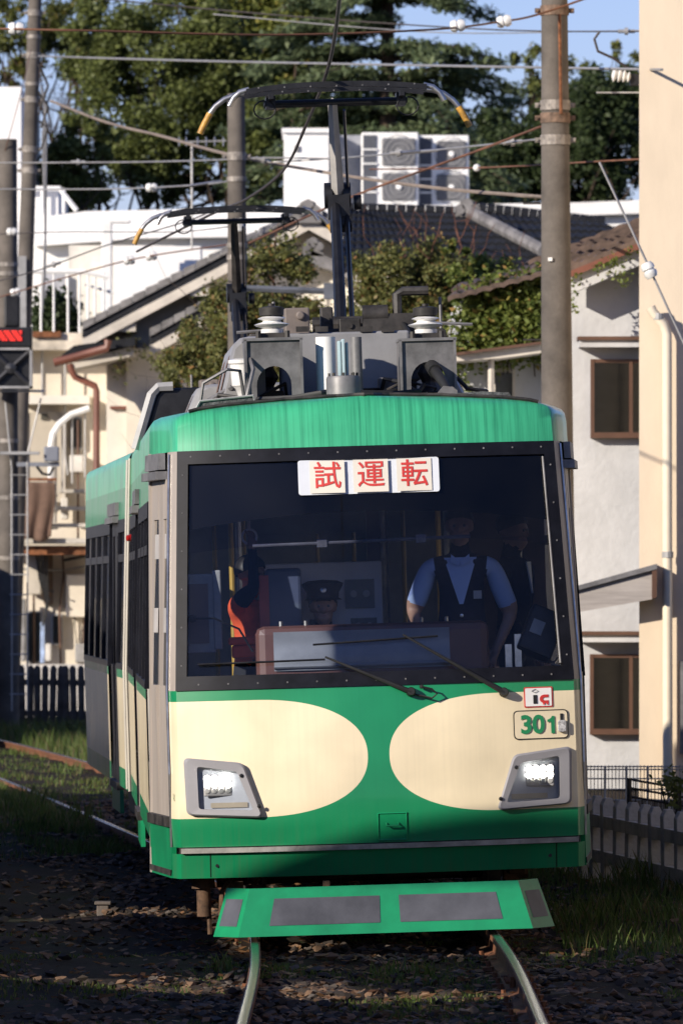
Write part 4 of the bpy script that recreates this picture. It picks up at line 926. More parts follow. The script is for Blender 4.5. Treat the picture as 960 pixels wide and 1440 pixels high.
def blades(mb, n, region, h, seedv):
    r = random.Random(seedv); k = 0
    while k < n:
        x, y, f = region(r)
        if f <= 0: continue
        k += 1; hh = h*r.uniform(.4,1.2)*f; a = r.random()*6.28; w = r.uniform(.004,.009); b = Vector((x, y, gz(x, y)-.01)); d = Vector((math.cos(a), math.sin(a), 0)); ln = Vector((r.uniform(-.5,.5), r.uniform(-.5,.5), 0))*hh
        mb.cur = 0 if r.random() < .8 else 1
        mb.add([b-d*w, b+d*w, b+d*w*.6+ln*.4+Vector((0,0,hh*.6)), b+ln+Vector((0,0,hh)), b-d*w*.6+ln*.4+Vector((0,0,hh*.6))], [(0,1,2,3,4)])
mb = MB()
def rg_left(r):     # verge inside the curve
    y = r.uniform(62, 86); x = cx(y) - .85 - abs(r.gauss(0, .55)); f = noise.noise((x*1.6, y*.6, 5)); return x, y, (.45+1.1*f if f > -.08 else 0)
def rg_far(r):      # verge beyond the curve
    y = r.uniform(84, 118); x = cx(y) + .9 + abs(r.gauss(0, 1.6)); return x, y, 1.0
def rg_right(r):
    y = r.uniform(44, 62); x = r.uniform(1.35, 2.9); return x, y, .45+.9*max(0, noise.noise((x*1.5, y*.8, 9))+.2)
def rg_mid(r):
    y = r.uniform(66, 100); x = cx(y) + r.uniform(-.65,.65); f = noise.noise((x*2, y*.5, 15)); return x, y, (.4+f if f > -.02 else 0)
def rg_near(r):
    y = r.uniform(35, 47); x = r.uniform(-2.2, 2.4); f = noise.noise((x*1.1, y*.6, 21)); return x, y, (.4+f if f > -.05 else 0)
blades(mb, 8000, rg_left, .16, 1); blades(mb, 9000, rg_far, .26, 2); blades(mb, 9000, rg_right, .16, 3); blades(mb, 4000, rg_mid, .11, 4); blades(mb, 16000, rg_near, .06, 5)
def tuft(mb, px, py, n, h, sp):
    D = (2.07+.12)*FPX/(py-830); c = W(px, py, D); blades(mb, n, lambda r: (c.x+r.gauss(0, sp), c.y+r.gauss(0, sp*2), 1), h, int(px*7+py))
for px, py, n_, h_, sp in ((25,1155,260,.26,.16),(110,1163,160,.22,.10),(60,1135,160,.2,.15),(312,1365,60,.10,.04),(545,1372,60,.09,.06),(590,1372,60,.09,.05),(180,1040,120,.3,.1),(860,1238,220,.2,.12),(905,1265,300,.26,.16)): tuft(mb, px, py, n_, h_, sp)
o = mb.build('grass', [leaf_mat('grass_green', (.045,.075,.014), (.13,.185,.04)), leaf_mat('grass_dry', (.13,.11,.04), (.2,.16,.07))], None); tag(o, 'short green and dry grass along the tram track', 'grass', kind='stuff')
mb = MB(); rs = random.Random(9)
for k in range(6000):
    y = 36+40*rs.random()**1.5; x = cx(y)+rs.gauss(0, 1.5); s_ = rs.uniform(.02,.045); b = Vector((x, y, gz(x, y)+.02+rs.random()*.01)); a = rs.random()*6.3; d = Vector((math.cos(a), math.sin(a), rs.uniform(-.3,.3)))*s_; e = Vector((-d.y, d.x, rs.uniform(-.01,.02)))*.5
    mb.add([b-d, b-e, b+d, b+e], [(0,1,2,3)])
o = mb.build('fallen_leaves', leaf_mat('dead_leaf', (.14,.065,.028), (.34,.19,.09)), None); tag(o, 'brown fallen leaves strewn over the track bed', 'leaves', kind='stuff')
# trackside junction box
T0 = W(145, 1262, 50.5); T0.z = -.12
t = thing('trackside_box', 'small grey concrete trackside box lying on the ballast', 'box', T0)
mb = MB(); mb.box(T0+Vector((0,0,.04)), (.08,.12,.08)); mb.build('box_body', K('old_concrete', (.12,.10,.085), .9, var=.2, bump=.5), t, bevel=.01)
mb = MB(); mb.box(T0+Vector((0,0,.09)), (.11,.15,.02)); mb.build('box_lid', K('old_concrete', (0,0,0)), t, bevel=.006)

# ---- out-of-frame buildings added and shaped to shade the track bed and cut skylight
SHW = K('shade_house_wall', (.42,.38,.32), .85, var=.1, bump=.3); SHR = K('shade_house_roof', (.10,.10,.11), .8, var=.2)
hx, hy = to_sun.x/math.cos(SUN_E), to_sun.y/math.cos(SUN_E); ex, ey = -hy, hx      # along and across the sun's bearing
def shed_pt(p, z, t=-20.): return Vector((hx*t+ex*p, hy*t+ey*p, z))
sh = thing('added_shade_shed', 'added unseen shed with a long narrow slot for sun streaks', 'shed', shed_pt(-31, -.13))  # unseen; slot and roof edge shaped for the light they cast
dv = Vector((hx, hy, 0))*.15
def shed_wall(poly, nm, m): q = MB(); q.prism([shed_pt(p, z) for p, z in poly], dv); q.build(nm, m, sh)
shed_wall([(-34.2,-.2),(-26,-.2),(-26,2.28),(-34.2,2.28)], 'lower_wall', SHW); shed_wall([(-34.2,2.35),(-32.4,2.35),(-32.4,3.80),(-34.2,3.25)], 'wall_pier', SHW); shed_wall([(-29.3,2.35),(-26,2.35),(-26,2.78),(-29.3,2.78)], 'wall_pier', SHW)
for pp_ in (-31.6,-30.4): shed_wall([(pp_-.05,2.28),(pp_+.05,2.28),(pp_+.07,2.78),(pp_-.07,2.78)], 'mullion', SHW)
shed_wall([(-32.4,2.78),(-26,2.78),(-26,5.0),(-32.4,5.0)], 'upper_wall', SHW)
q = MB(); q.prism([shed_pt(-33.95,3.74), shed_pt(-32.4,4.42), shed_pt(-32.39,4.96), shed_pt(-25.6,4.96), shed_pt(-25.6,5.04), shed_pt(-32.4,5.04), shed_pt(-34.05,3.84)], dv*.9); q.build('shed_roof', SHR, sh)
def low_house(y0, y1, h0, h1, label):
    t = thing('added_shade_house', label, 'house', (-9.5, (y0+y1)/2, -.13))
    q = MB(); q.prism([(-7.0,y0,-.2),(-7.0,y1,-.2),(-7.0,y1,h1),(-7.0,y0,h0)], (-5,0,0)); q.build('wall', SHW, t)
    q = MB(); q.prism([(-6.95,y0,h0-.08),(-6.95,y1,h1-.08),(-6.95,y1,h1),(-6.95,y0,h0)], (.25,0,0)); q.build('eaves', SHR, t)
    for k in range(int((y1-y0)/3)):
        q = MB(); yy = y0+1+3*k; q.bb(-7.03,-6.97,yy,yy+1.2,.9,2.0); q.build('window', HGLASS, t)
def tall_block(x0, x1, y0, y1, h, label):
    t = thing('added_shade_block', label, 'building', ((x0+x1)/2, (y0+y1)/2, -.13))
    q = MB(); q.bb(x0, x1, y0, y1, -.2, h); q.build('wall', SHW, t); q = MB(); q.bb(x0-.15, x1+.15, y0-.15, y1+.15, h, h+.2); q.build('roof', SHR, t)
    xf = x1 if x1 < 0 else x0
    for k in range(int((y1-y0)/4)):
        for z in (1.0, 3.8):
            q = MB(); yy = y0+1.4+4*k; q.bb(xf-.04, xf+.04, yy, yy+1.6, z, z+1.2); q.build('window', HGLASS, t)
tall_block(-24, -15.5, 4, 40, 6.0, 'added unseen block well back from the track that cuts skylight')  # unseen blocks added to dim skylight on the ground
tall_block(6.0, 12, 8, 68, 4.6, 'added unseen block on the shady side that cuts skylight')
low_house(38.0, 44.95, 2.90, 2.75, 'added unseen low house that shades the ground beside the track')  # unseen row added for its shade; the gap lets one streak through
low_house(46.3, 56, 2.75, 3.0, 'added unseen long low house beyond the gap left for a sun streak')
low_house(56.4, 71.2, 4.05, 4.1, 'added unseen taller house that shades the side of the rear car')
# ================================================================== BUILDINGS BEHIND
def pp(mb, pts, D, depth): return mb.prism([W(x, y, D) for x, y in pts], (0, depth, 0))
def pb(mb, x0, y0, x1, y1, D, depth): a, b = W(x0, y1, D), W(x1, y0, D); return mb.bb(a.x, b.x, D, D+depth, a.z, b.z)
def ptube(mb, pts, D, r, n=6): return mb.tube([W(x, y, D) for x, y in pts], r, n)
CREAM = K('cream_render', (.68,.61,.50), .9, var=.10, vscale=.8, bump=.25, bscale=30); CREAM2 = K('pale_render', (.72,.67,.58), .9, var=.08, vscale=.7, bump=.25, bscale=30)
STUCCO = K('rough_stucco', (.50,.50,.50), .95, var=.08, vscale=1.5, bump=.7, bscale=14); BEIGE = K('beige_render', (.70,.58,.43), .9, var=.06, vscale=1.1, stretch=(1.5,1.5,.5), bump=.2, bscale=60)
WWALL = K('white_wall', (.78,.77,.75), .8, var=.05, vscale=.4); TILE = K('dark_roof_tile', (.013,.014,.018), .7, var=.3, spec=.25, vscale=4); TILEB = K('brown_roof_tile', (.12,.08,.06), .7, var=.3, vscale=5)
BROWNPIPE = K('brown_pipe', (.18,.065,.04), .5, var=.12); BRFRAME = K('brown_window_frame', (.10,.048,.028), .5, var=.12); EAVE = K('eave_board', (.55,.50,.43), .8, var=.12); CONC = K('pole_concrete', (.125,.108,.092), .92, var=.22, vscale=2.2, bump=.5, bscale=60)
PALE = K('pale_metal', (.40,.39,.375), .45, metal=.3, var=.15)
CLOTH = K('brown_cloth', (.14,.085,.06), .95, var=.15, vscale=3)
def tiled_roof(name, A, B, C_, D_, nu, nv, material, parent, amp=.035):
    """A,B along the eave; D_,C_ along the ridge: each tile course is its own proud row of rolls"""
    A, B, C_, D_ = map(Vector, (A, B, C_, D_)); nrm = (B-A).cross(D_-A).normalized()
    if nrm.z < 0: nrm = -nrm
    for j in range(nv):
        def fn(i, t):
            v = (j + t*1.06)/nv; p = A.lerp(B, i).lerp(D_.lerp(C_, i), v); return p + nrm*(.045*(1-t) + amp*abs(math.sin(math.pi*i*nu)))
        m = MB(); m.grid(fn, nu*4, 1); m.grid(lambda i, t: fn(i, 0) - nrm*(.05*t), nu*4, 1); m.build('tile_course', material, parent)
# ---- cream gable house on the left
H1 = thing('gable_house', 'cream rendered house with a tiled gable and brown downpipe', 'house', W(330, 1005, 125))
m = MB(); pp(m, [(150,1008),(150,468),(178,455),(432,325),(560,395),(560,1008)], 125, 8); m.build('wall', CREAM2, H1)
m = MB(); pb(m, 178, 490, 262, 1008, 124.6, .4); m.build('wall_projection', CREAM, H1)
def verge(pa, pb_, D0, D1, parent, thick=.16, board=True, tiles=12):
    a, b = W(*pa, D0), W(*pb_, D0); m = MB(); up = Vector((0,0,thick))
    m.prism([a, b, b+up, a+up], (0, D1-D0, 0)); m.build('roof_slab', TILE, parent)
    n = tiles
    for k in range(n):
        p = a.lerp(b, (k+.04)/n); q = a.lerp(b, (k+.98)/n); m = MB(); m.prism([p+up*.75, q+up*.75, q+up*1.45, p+up*1.6], (0,.36,0)); m.v = [(x, y-.05, z) for x, y, z in m.v]; m.build('verge_tile', K('grey_verge_tile', (.19,.18,.175), .7, var=.25, vscale=3), parent)
    if board:
        m = MB(); m.prism([a+Vector((0,.03,-.20)), b+Vector((0,.03,-.20)), b+Vector((0,.03,-.01)), a+Vector((0,.03,-.01))], (0,.06,0)); m.build('barge_board', EAVE, parent)
        m = MB(); m.prism([a+Vector((0,.09,-.06)), b+Vector((0,.09,-.06)), b+Vector((0,.09,-.02)), a+Vector((0,.09,-.02))], (0,D1-D0-.1,0)); m.build('soffit', EAVE, parent)
verge((116,474),(434,306), 124.1, 133, H1, tiles=18); verge((434,306),(575,384), 124.1, 133, H1, tiles=8)
verge((210,484),(312,428), 123.9, 125.2, H1, tiles=6)
for x, y in ((165,452),(268,402)): m = MB(); pb(m, x, y+2, x+26, y+14, 124.2, .8); m.build('purlin_end', EAVE, H1)
def oni(px, py, D, parent, s=1.):
    c = W(px, py, D); m = MB()
    m.prism([c+Vector((x*s,0,z*s)) for x, z in ((-.22,-.18),(.22,-.18),(.20,.02),(.12,.16),(0,.22),(-.12,.16),(-.20,.02))], (0,.12,0))
    for dx, dz, r in ((-.13,.02,.09),(.13,.02,.09),(0,.10,.10)): m.cyl(c+Vector((dx*s,-.05,dz*s)), c+Vector((dx*s,.0,dz*s)), r*s, n=12)
    m.build('ridge_end_tile', K('grey_verge_tile', (0,0,0)), parent)
oni(433, 298, 124, H1); oni(440, 348, 123.6, H1, .8)
m = MB(); pp(m, [(432,372),(438,352),(470,365),(530,400),(530,408),(460,378)], 123.6, 1.2); m.build('lower_verge', K('grey_verge_tile', (0,0,0)), H1)
# porch roof with brown gutter, downpipe
m = MB(); pp(m, [(86,500),(104,486),(190,474),(190,486)], 123.4, 1.8); m.build('porch_roof', TILE, H1)
m = MB(); pp(m, [(96,512),(188,486),(188,500),(96,520)], 123.6, 1.6); m.build('porch_soffit', EAVE, H1)
m = MB(); ptube(m, [(76,510),(100,504),(150,490),(152,478)], 123.2, .07, 8); m.build('gutter', BROWNPIPE, H1, smooth=40)
m = MB(); ptube(m, [(98,512),(100,520),(106,530),(134,543),(136,550),(136,668)], 123.6, .055, 8); m.build('downpipe', BROWNPIPE, H1, smooth=40)
m = MB(); pb(m, 206, 570, 226, 574, 124.5, .2); pb(m, 155, 571, 180, 575, 124.9, .2); m.build('wall_ledge', BROWNPIPE, H1)
m = MB(); pb(m, 214, 545, 240, 585, 124.2, .5); m.build('stone_cladding', K('chipped_render', (.5,.46,.40), .95, var=.4, vscale=4, bump=1, bscale=12), H1)
# ---- cream block with outside stair
H2 = thing('stair_block', 'cream block with a rooftop railing and rusty outside staircase', 'building', W(70, 1008, 127))
m = MB(); pb(m, -60, 484, 150, 1008, 127, 9); m.build('wall', CREAM, H2)
m = MB(); pb(m, -60, 468, 118, 492, 126.3, .9); m.build('terrace_slab', K('rusty_slab', (.62,.55,.45), .9, var=.25, vscale=2), H2)
m = MB(); pb(m, 46, 466, 86, 474, 126.2, .1); m.build('rust_stain_edge', RUST, H2)
m = MB(); pb(m, 28, 556, 126, 568, 126.2, .9); m.build('canopy_slab', CREAM2, H2)
for px in (22,40,58,76,96,112,124,134,146): m = MB(); a = W(px, 468, 126.5); m.cyl(a, W(px, 384, 126.5), .022, n=6); m.build('baluster', WHITE, H2)
m = MB(); ptube(m, [(0,382),(118,382),(152,390)], 126.5, .045); ptube(m, [(120,400),(160,412)], 126.6, .03); m.build('handrail', WHITE, H2)
m = MB(); pb(m, 30, 580, 90, 706, 126.8, .15); d = m.build('door', K('beige_door', (.45,.40,.32), .6, var=.05), H2); m = MB(); pb(m, 58, 582, 67, 590, 126.75, .06); m.build('door_sign', K('door_sign_dark', (.06,.055,.04), .5), d)
m = MB(); pb(m, 28, 576, 33, 706, 126.7, .2); pb(m, 88, 576, 92, 706, 126.7, .2); m.build('door_frame', EAVE, H2)
STONE = K('stair_slab', (.50,.46,.40), .85, var=.25, vscale=3)
for k, (x0, x1, y) in enumerate(((82,128,688),(76,128,712),(70,128,736),(58,128,758))):
    m = MB(); pb(m, x0, y, x1, y+5, 125.6-.12*k, 1.0); m.build('stair_tread', STONE, H2)
m = MB(); pb(m, 28, 757, 128, 764, 125.2, 1.6); pb(m, -30, 757, 30, 764, 125.2, 1.6); m.build('landing', STONE, H2)
m = MB(); pb(m, 28, 768, 128, 780, 125.4, 1.4); m.build('landing_soffit', RUST, H2)
m = MB(); ptube(m, [(72,735),(72,625),(75,610),(84,596),(100,583),(126,574)], 125.2, .055, 8); m.build('curved_rail', WHITE, H2, smooth=40)
for px, y0, y1 in ((79,604,735),(88,592,692),(102,582,680),(120,576,672)): m = MB(); m.cyl(W(px, y1, 125.3), W(px, y0, 125.3), .018, n=6); m.build('stair_baluster', PALE, H2)
m = MB(); pb(m, 28, 672, 80, 676, 125.1, .06); m.build('drying_pole', RUST, H2)
for (x0,y0,x1,y1) in ((40,862,57,930),(75,866,85,904)):
    m = MB(); pb(m, x0-3, y0-3, x1+3, y1+3, 126.85, .14); w_ = m.build('window', PALE, H2); m = MB(); pb(m, x0, y0, x1, y1, 126.8, .06); m.build('pane', HGLASS, w_)
m = MB(); pb(m, 93, 808, 123, 868, 126.5, .5); m.build('meter_cabinet', K('meter_cream', (.6,.54,.44), .7, var=.06), H2, bevel=.02)
m = MB(); pb(m, 38, 775, 58, 836, 126.3, .6); m.build('water_heater', K('heater_beige', (.5,.45,.37), .6, var=.06), H2, bevel=.02)
m = MB(); pb(m, 62, 780, 74, 850, 126.75, .25); m.build('recess_panel', K('recess_brown', (.16,.11,.08), .9), H2)
m = MB()
for k in range(5): ptube(m, [(50+4*k,770),(56+3*k,815+9*k),(68-2*k,850-6*k),(60+4*k,880-12*k)], 126.2, .018, 5)
ptube(m, [(90,788),(128,780)], 126.4, .03); ptube(m, [(105,868),(108,905),(118,880),(124,930)], 126.6, .012); m.build('loose_cables', BLACKM, H2)
m = MB(); pb(m, 28, 934, 122, 1008, 123.5, .15); m.build('garden_wall', K('pale_concrete', (.55,.52,.48), .9), H2)
m = MB(); pb(m, 57, 875, 63, 932, 126.2, .05); m.build('banner', K('blue_white_banner', (.35,.45,.65), .6, var=.4, vscale=4), H2)
m = MB()
def cl(i, j): p = W(30+47*i - 5*j*(i-.5) + 2*math.sin(j*5), 678+ (84-6*i)*j, 125.0); return p + Vector((0, .035*math.sin(i*14+j*2)*(.3+.7*j), .04*math.sin(i*7)*j))
m.grid(cl, 40, 16); o = m.build('hanging_blanket', CLOTH, None, smooth=60); tag(o, 'brown blanket hung over the landing of the outside staircase', 'blanket')
mo = o.modifiers.new('thick', 'SOLIDIFY'); mo.thickness = .02
for k, (x0,y0,x1,y1,D_) in enumerate(((98,640,118,664,126.6),(30,842,36,930,126.4),(64,905,72,930,126.2),(106,905,124,932,126.3),(86,700,96,730,126.5))):
    m = MB(); pb(m, x0, y0, x1, y1, D_, .35); m.build('utility_box', (K('box_pale', (.55,.52,.47), .7, var=.15), K('box_grey', (.28,.27,.26), .7, var=.2))[k % 2], H2, bevel=.02)
for pts_ in (((34,500),(34,556)),((60,492),(60,560),(75,568)),((92,500),(92,640),(96,668)),((110,590),(110,760)),((48,790),(48,940)),((88,770),(90,810),(84,860),(86,940)),((118,868),(116,940)),((28,800),(90,802),(126,795))):
    m = MB(); ptube(m, list(pts_), 126.7, .02, 5); m.build('conduit', (BRFRAME, PALE)[len(pts_) % 2], H2)
for y in (700, 722, 746): m = MB(); ptube(m, [(24,y),(82,y-3)], 125.25, .016, 5); m.build('landing_rail', PALE, H2)
for x0, x1 in ((100,116),): m = MB(); pb(m, x0, 586, x1, 632, 126.9, .1); w_ = m.build('window', PALE, H2); m = MB(); pb(m, x0+2, 589, x1-2, 629, 126.86, .05); m.build('pane', HGLASS, w_)
for x0,y0,x1,y1 in ((300,520,330,600),(196,620,220,690)):
    m = MB(); pb(m, x0, y0, x1, y1, 124.55 if x0 < 260 else 124.9, .12); w_ = m.build('window', BRFRAME, H1); m = MB(); pb(m, x0+3, y0+3, x1-3, y1-3, 124.5 if x0 < 260 else 124.86, .06); m.build('pane', HGLASS, w_)
# potted shrub on the terrace is made with the plants below
# ---- white long building and its rooftop volumes
H3 = thing('white_block', 'long white flat-roofed building rising behind the gable house', 'building', W(480, 900, 148))
m = MB(); pp(m, [(-80,1000),(-80,330),(60,305),(120,297),(330,293),(905,283),(905,1000)], 150, 12); m.build('wall', WWALL, H3)
m = MB(); pp(m, [(50,338),(200,328),(420,326),(420,332),(200,335),(50,346)], 149.6, .5); m.build('ledge', WWALL, H3)
m = MB(); pb(m, 97, 345, 245, 470, 147, 2.5); m.build('stair_head', K('stained_white', (.72,.68,.60), .9, var=.16, vscale=1.2), H3)
m = MB(); pb(m, 160, 346, 282, 470, 146, 2.0); m.build('roof_box', WWALL, H3)
m = MB(); pb(m, 143, 312, 158, 470, 144.5, .2); pb(m, 150, 308, 184, 314, 144.5, .2); m.build('flue', WHITE, H3, bevel=.03)
m = MB(); pb(m, 62, 385, 92, 470, 146.8, .15); m.build('doorway', K('doorway_grey', (.42,.42,.44), .7), H3)
for px0, px1, y0 in ((735,760,310),(780,895,288)):
    m = MB(); pb(m, px0, y0, px1, y0+30, 149.8, .3); m.build('parapet_panel', WWALL, H3)
H4 = thing('tower_block', 'white flat-topped block with a roof railing at the edge of the trees', 'building', W(20, 900, 158))
m = MB(); pb(m, -80, 122, 30, 1000, 160, 10); m.build('wall', WWALL, H4); m = MB(); pb(m, 26, 268, 82, 1000, 158, 6); m.build('stair_wing', WWALL, H4)
m = MB(); ptube(m, [(20,265),(84,265),(108,296)], 157.8, .06); 
for x in (30,60,90): ptube(m, [(x,265),(x,300)], 157.8, .04)
m.build('roof_rail', WHITE, H4)
# rooftop plant on the white building
def acunit(x0, x1, y0, y1, label, D):
    t = thing('condenser_unit', label, 'air conditioner', W((x0+x1)/2, y1, D), 'rooftop condenser units')
    m = MB(); pb(m, x0, y0, x1, y1, D, 1.2); m.build('casing', WHITE, t, bevel=.03)
    wl_ = x1-x0; m = MB(); pb(m, x0+2, y0+4, x0+wl_*.26, y1-2, D-.03, .05); gp = m.build('coil_grille', K('coil_dark', (.07,.075,.09), .6), t)
    for k in range(1, 5): q = MB(); yy = y0+4+(y1-y0-6)*k/5; pb(q, x0+1, yy-1, x0+wl_*.28, yy+1, D-.05, .04); q.build('grille_bar', WHITE, t)
    for k in range(2):
        ya = y0+8+(y1-y0-8)/2*k; yb = ya+(y1-y0)/2-14; xa, xb = x0+wl_*.36, x1-4
        q = MB(); pb(q, xa, ya, xb, yb, D-.05, .06); fr = q.build('fan_guard', K('guard_grey', (.15,.15,.155), .6), t, bevel=.04)
        c = W((xa+xb)/2, (ya+yb)/2, D-.06); q = MB(); 
        for r_ in (.14,.24,.34): q.tube([c+Vector((r_*math.cos(R(a)),-.01,r_*math.sin(R(a)))) for a in range(0,361,20)], .007, 4)
        q.build('guard_ring', K('ring_grey', (.17,.17,.175), .6), fr); q = MB(); q.lathe([(0,.05),(.055,.04),(.06,0)], c, (0,-1,0), n=12); q.build('fan_hub', WHITE, fr)
acunit(508, 588, 186, 292, 'white twin-fan condenser unit next to the white rooftop cabin', 152)
acunit(588, 659, 190, 292, 'white twin-fan condenser unit at the far end of the rooftop row', 152.6)
t = thing('rooftop_cabin', 'white box-shaped cabin standing on the roof of the long white building', 'cabin', W(430, 292, 152))
m = MB(); pb(m, 399, 184, 462, 296, 152, 2.4); m.build('cabin_wall', WHITE, t); m = MB(); pb(m, 396, 180, 466, 186, 151.9, 2.7); m.build('cabin_roof', WHITE, t); m = MB(); pb(m, 414, 205, 421, 213, 151.95, .1); m.build('vent', MIDGREY, t)
m = MB(); pb(m, 462, 190, 510, 296, 153, 1.5); m.build('louvred_side', K('louvre_grey', (.28,.29,.32), .6, var=.1), t)
m = MB(); pp(m, [(520,296),(905,281),(905,300),(520,312)], 149.5, .4); m.build('parapet', WHITE, H3)
# ---- dark tiled house behind the hedge
H5 = thing('tiled_house', 'house with a dark tiled hip roof behind the overgrown hedge', 'house', W(650, 900, 118))
m = MB(); pb(m, 500, 372, 850, 900, 117, 8); m.build('wall', CREAM2, H5)
tiled_roof('roof', W(470,385,113.5), W(830,385,113.5), W(650,302,119), W(490,297,119), 26, 9, TILE, H5)
tiled_roof('roof', W(700,372,116), W(905,352,116), W(850,316,121), W(655,298,121), 18, 5, TILE, H5)
m = MB()
for k in range(14):
    a = W(655,302,118.7).lerp(W(765,360,114.2), k/14); b = W(655,302,118.7).lerp(W(765,360,114.2), (k+.94)/14); mm_ = MB(); mm_.tube([a+Vector((0,0,.08)), b+Vector((0,0,.07))], .10, 8); mm_.build('hip_tile', K('grey_verge_tile', (0,0,0)), H5)
for k in range(16):
    a = W(660,296,121).lerp(W(850,318,121), k/16); b = W(660,296,121).lerp(W(850,318,121), (k+.94)/16); mm_ = MB(); mm_.tube([a+Vector((0,0,.02)), b+Vector((0,0,.02))], .13, 8); mm_.build('ridge_tile', TILE, H5)
for k in range(12):
    a = W(490,294,119).lerp(W(652,299,119), k/12); b = W(490,294,119).lerp(W(652,299,119), (k+.94)/12); mm_ = MB(); mm_.tube([a, b], .10, 8); mm_.build('ridge_tile', TILE, H5)
oni(657, 296, 118.4, H5, .9)
# ---- white stucco house on the right
H6 = thing('stucco_house', 'rough white stucco house with brown-framed windows and brown tiled roof', 'house', W(850, 1103, 80))
m = MB(); pp(m, [(801,1110),(801,392),(970,322),(970,1110)], 80, 7); m.build('wall', STUCCO, H6)
def verge2(pa, pb_, D0, D1, parent):
    a, b = W(*pa, D0), W(*pb_, D0); m = MB(); m.prism([a, b, b+Vector((0,0,.07)), a+Vector((0,0,.07))], (0,D1-D0,0)); m.build('roof_deck', TILEB, parent)
    m = MB(); m.prism([a+Vector((0,-.03,-.05)), b+Vector((0,-.03,-.05)), b+Vector((0,-.03,.02)), a+Vector((0,-.03,.02))], (0,.03,0)); m.build('verge_flashing', BROWNPIPE, parent)
    m = MB(); m.prism([a+Vector((0,.05,-.22)), b+Vector((0,.05,-.22)), b+Vector((0,.05,-.02)), a+Vector((0,.05,-.02))], (0,.25,0)); m.build('verge_board', STUCCO, parent)
verge2((796,386),(975,312), 79.5, 87, H6)
tiled_roof('roof', W(800,382,79.6), W(990,304,79.6), W(975,280,88), W(735,372,88), 10, 7, TILEB, H6, .02)
for (x0,y0,x1,y1) in ((830,505,905,616),(829,920,905,1033)):
    m = MB(); pb(m, x0, y0, x1, y0+5, 79.88, .16); pb(m, x0, y1-8, x1, y1, 79.86, .18); pb(m, x0, y0, x0+5, y1, 79.87, .16); pb(m, 884, y0, 889, y1, 79.87, .16); fw = m.build('window', BRFRAME, H6)
    m = MB(); pb(m, x0+5, y0+5, 884, y1-8, 79.93, .03); m.build('pane', HGLASS, fw); m = MB(); pb(m, 889, y0+5, x1, y1-8, 79.95, .02); m.build('pane', HGLASS, fw)
    m = MB(); pb(m, x0+6, y0+6, x1, y1-9, 79.985, .01); m.build('curtain', K('grey_curtain', (.17,.17,.15), .9, var=.45, vscale=3, stretch=(1,1,2.5)), fw)
    m = MB(); pb(m, 812, y0-32, 905, y0-27, 79.55, .45); hd = m.build('window_hood', BRFRAME, H6); m = MB(); pb(m, 814, y0-27, 905, y0-17, 79.6, .4); m.build('hood_fascia', STUCCO, hd)
m = MB(); pp(m, [(806,862),(806,832),(920,797),(920,842)], 72.9, .3); H6c = m.build('canopy_board', K('canopy_wood', (.36,.325,.30), .7, var=.12, vscale=2, stretch=(1,1,12)), None)
tag(H6c, 'sloping brown board of a side canopy against the beige building', 'canopy')
m = MB(); pp(m, [(804,832),(804,826),(923,793),(923,800)], 72.85, .4); link('canopy_flashing', m.mesh('canopy_flashing', MIDGREY), H6c)
m = MB(); pp(m, [(916,842),(916,798),(923,796),(923,840)], 72.86, .36); link('canopy_end', m.mesh('canopy_end', BRFRAME), H6c)
# ivy-clad wing of the same house, set back
m = MB(); pp(m, [(640,1100),(640,425),(801,378),(801,1100)], 84, 5); m.build('wing_wall', STUCCO, H6)
tiled_roof('roof', W(630,424,83.4), W(805,378,83.4), W(800,360,86), W(640,402,86), 9, 2, TILEB, H6, .02)
m = MB(); pp(m, [(640,508),(640,498),(700,488),(760,484),(760,496),(700,504)], 82.8, 1.2); m.build('lean_to_roof', EAVE, H6); m = MB(); pp(m, [(640,500),(640,496),(760,480),(760,484)], 82.7, 1.3); m.build('lean_to_flashing', BRFRAME, H6)
m = MB(); pb(m, 690, 518, 724, 562, 83.9, .12); w_ = m.build('window', EAVE, H6); m = MB(); pb(m, 696, 524, 720, 560, 83.86, .06); m.build('pane', HGLASS, w_)
m = MB(); m.cyl(W(690,560,83), W(690,496,83), .04, n=6); m.build('lean_to_post', EAVE, H6)
# ---- beige building at the right edge
H7 = thing('beige_building', 'smooth beige rendered building with a cream drainpipe', 'building', W(940, 1120, 72))
m = MB(); m.prism([W(898,1130,73.2), W(1300,1130,73.2), W(1300,-400,73.2), W(898,-400,73.2)], (.30,6,0)); m.build('wall', BEIGE, H7)
m = MB(); ptube(m, [(914,432),(918,440),(932,456),(937,470),(938,1104)], 73.05, .048, 12); dp = m.build('drainpipe', K('cream_pipe', (.72,.63,.48), .4, var=.04), H7, smooth=40)
for y in (445, 780): m = MB(); a = W(938 if y > 500 else 925, y, 73.05); m.cyl(a+Vector((-.0,0,-.03)), a+Vector((0,0,.03)), .056, n=12); m.build('pipe_collar', PALE, dp)
m = MB(); pb(m, 955, 930, 962, 1060, 73.1, .1); m.build('vent_plate', MIDGREY, H7)
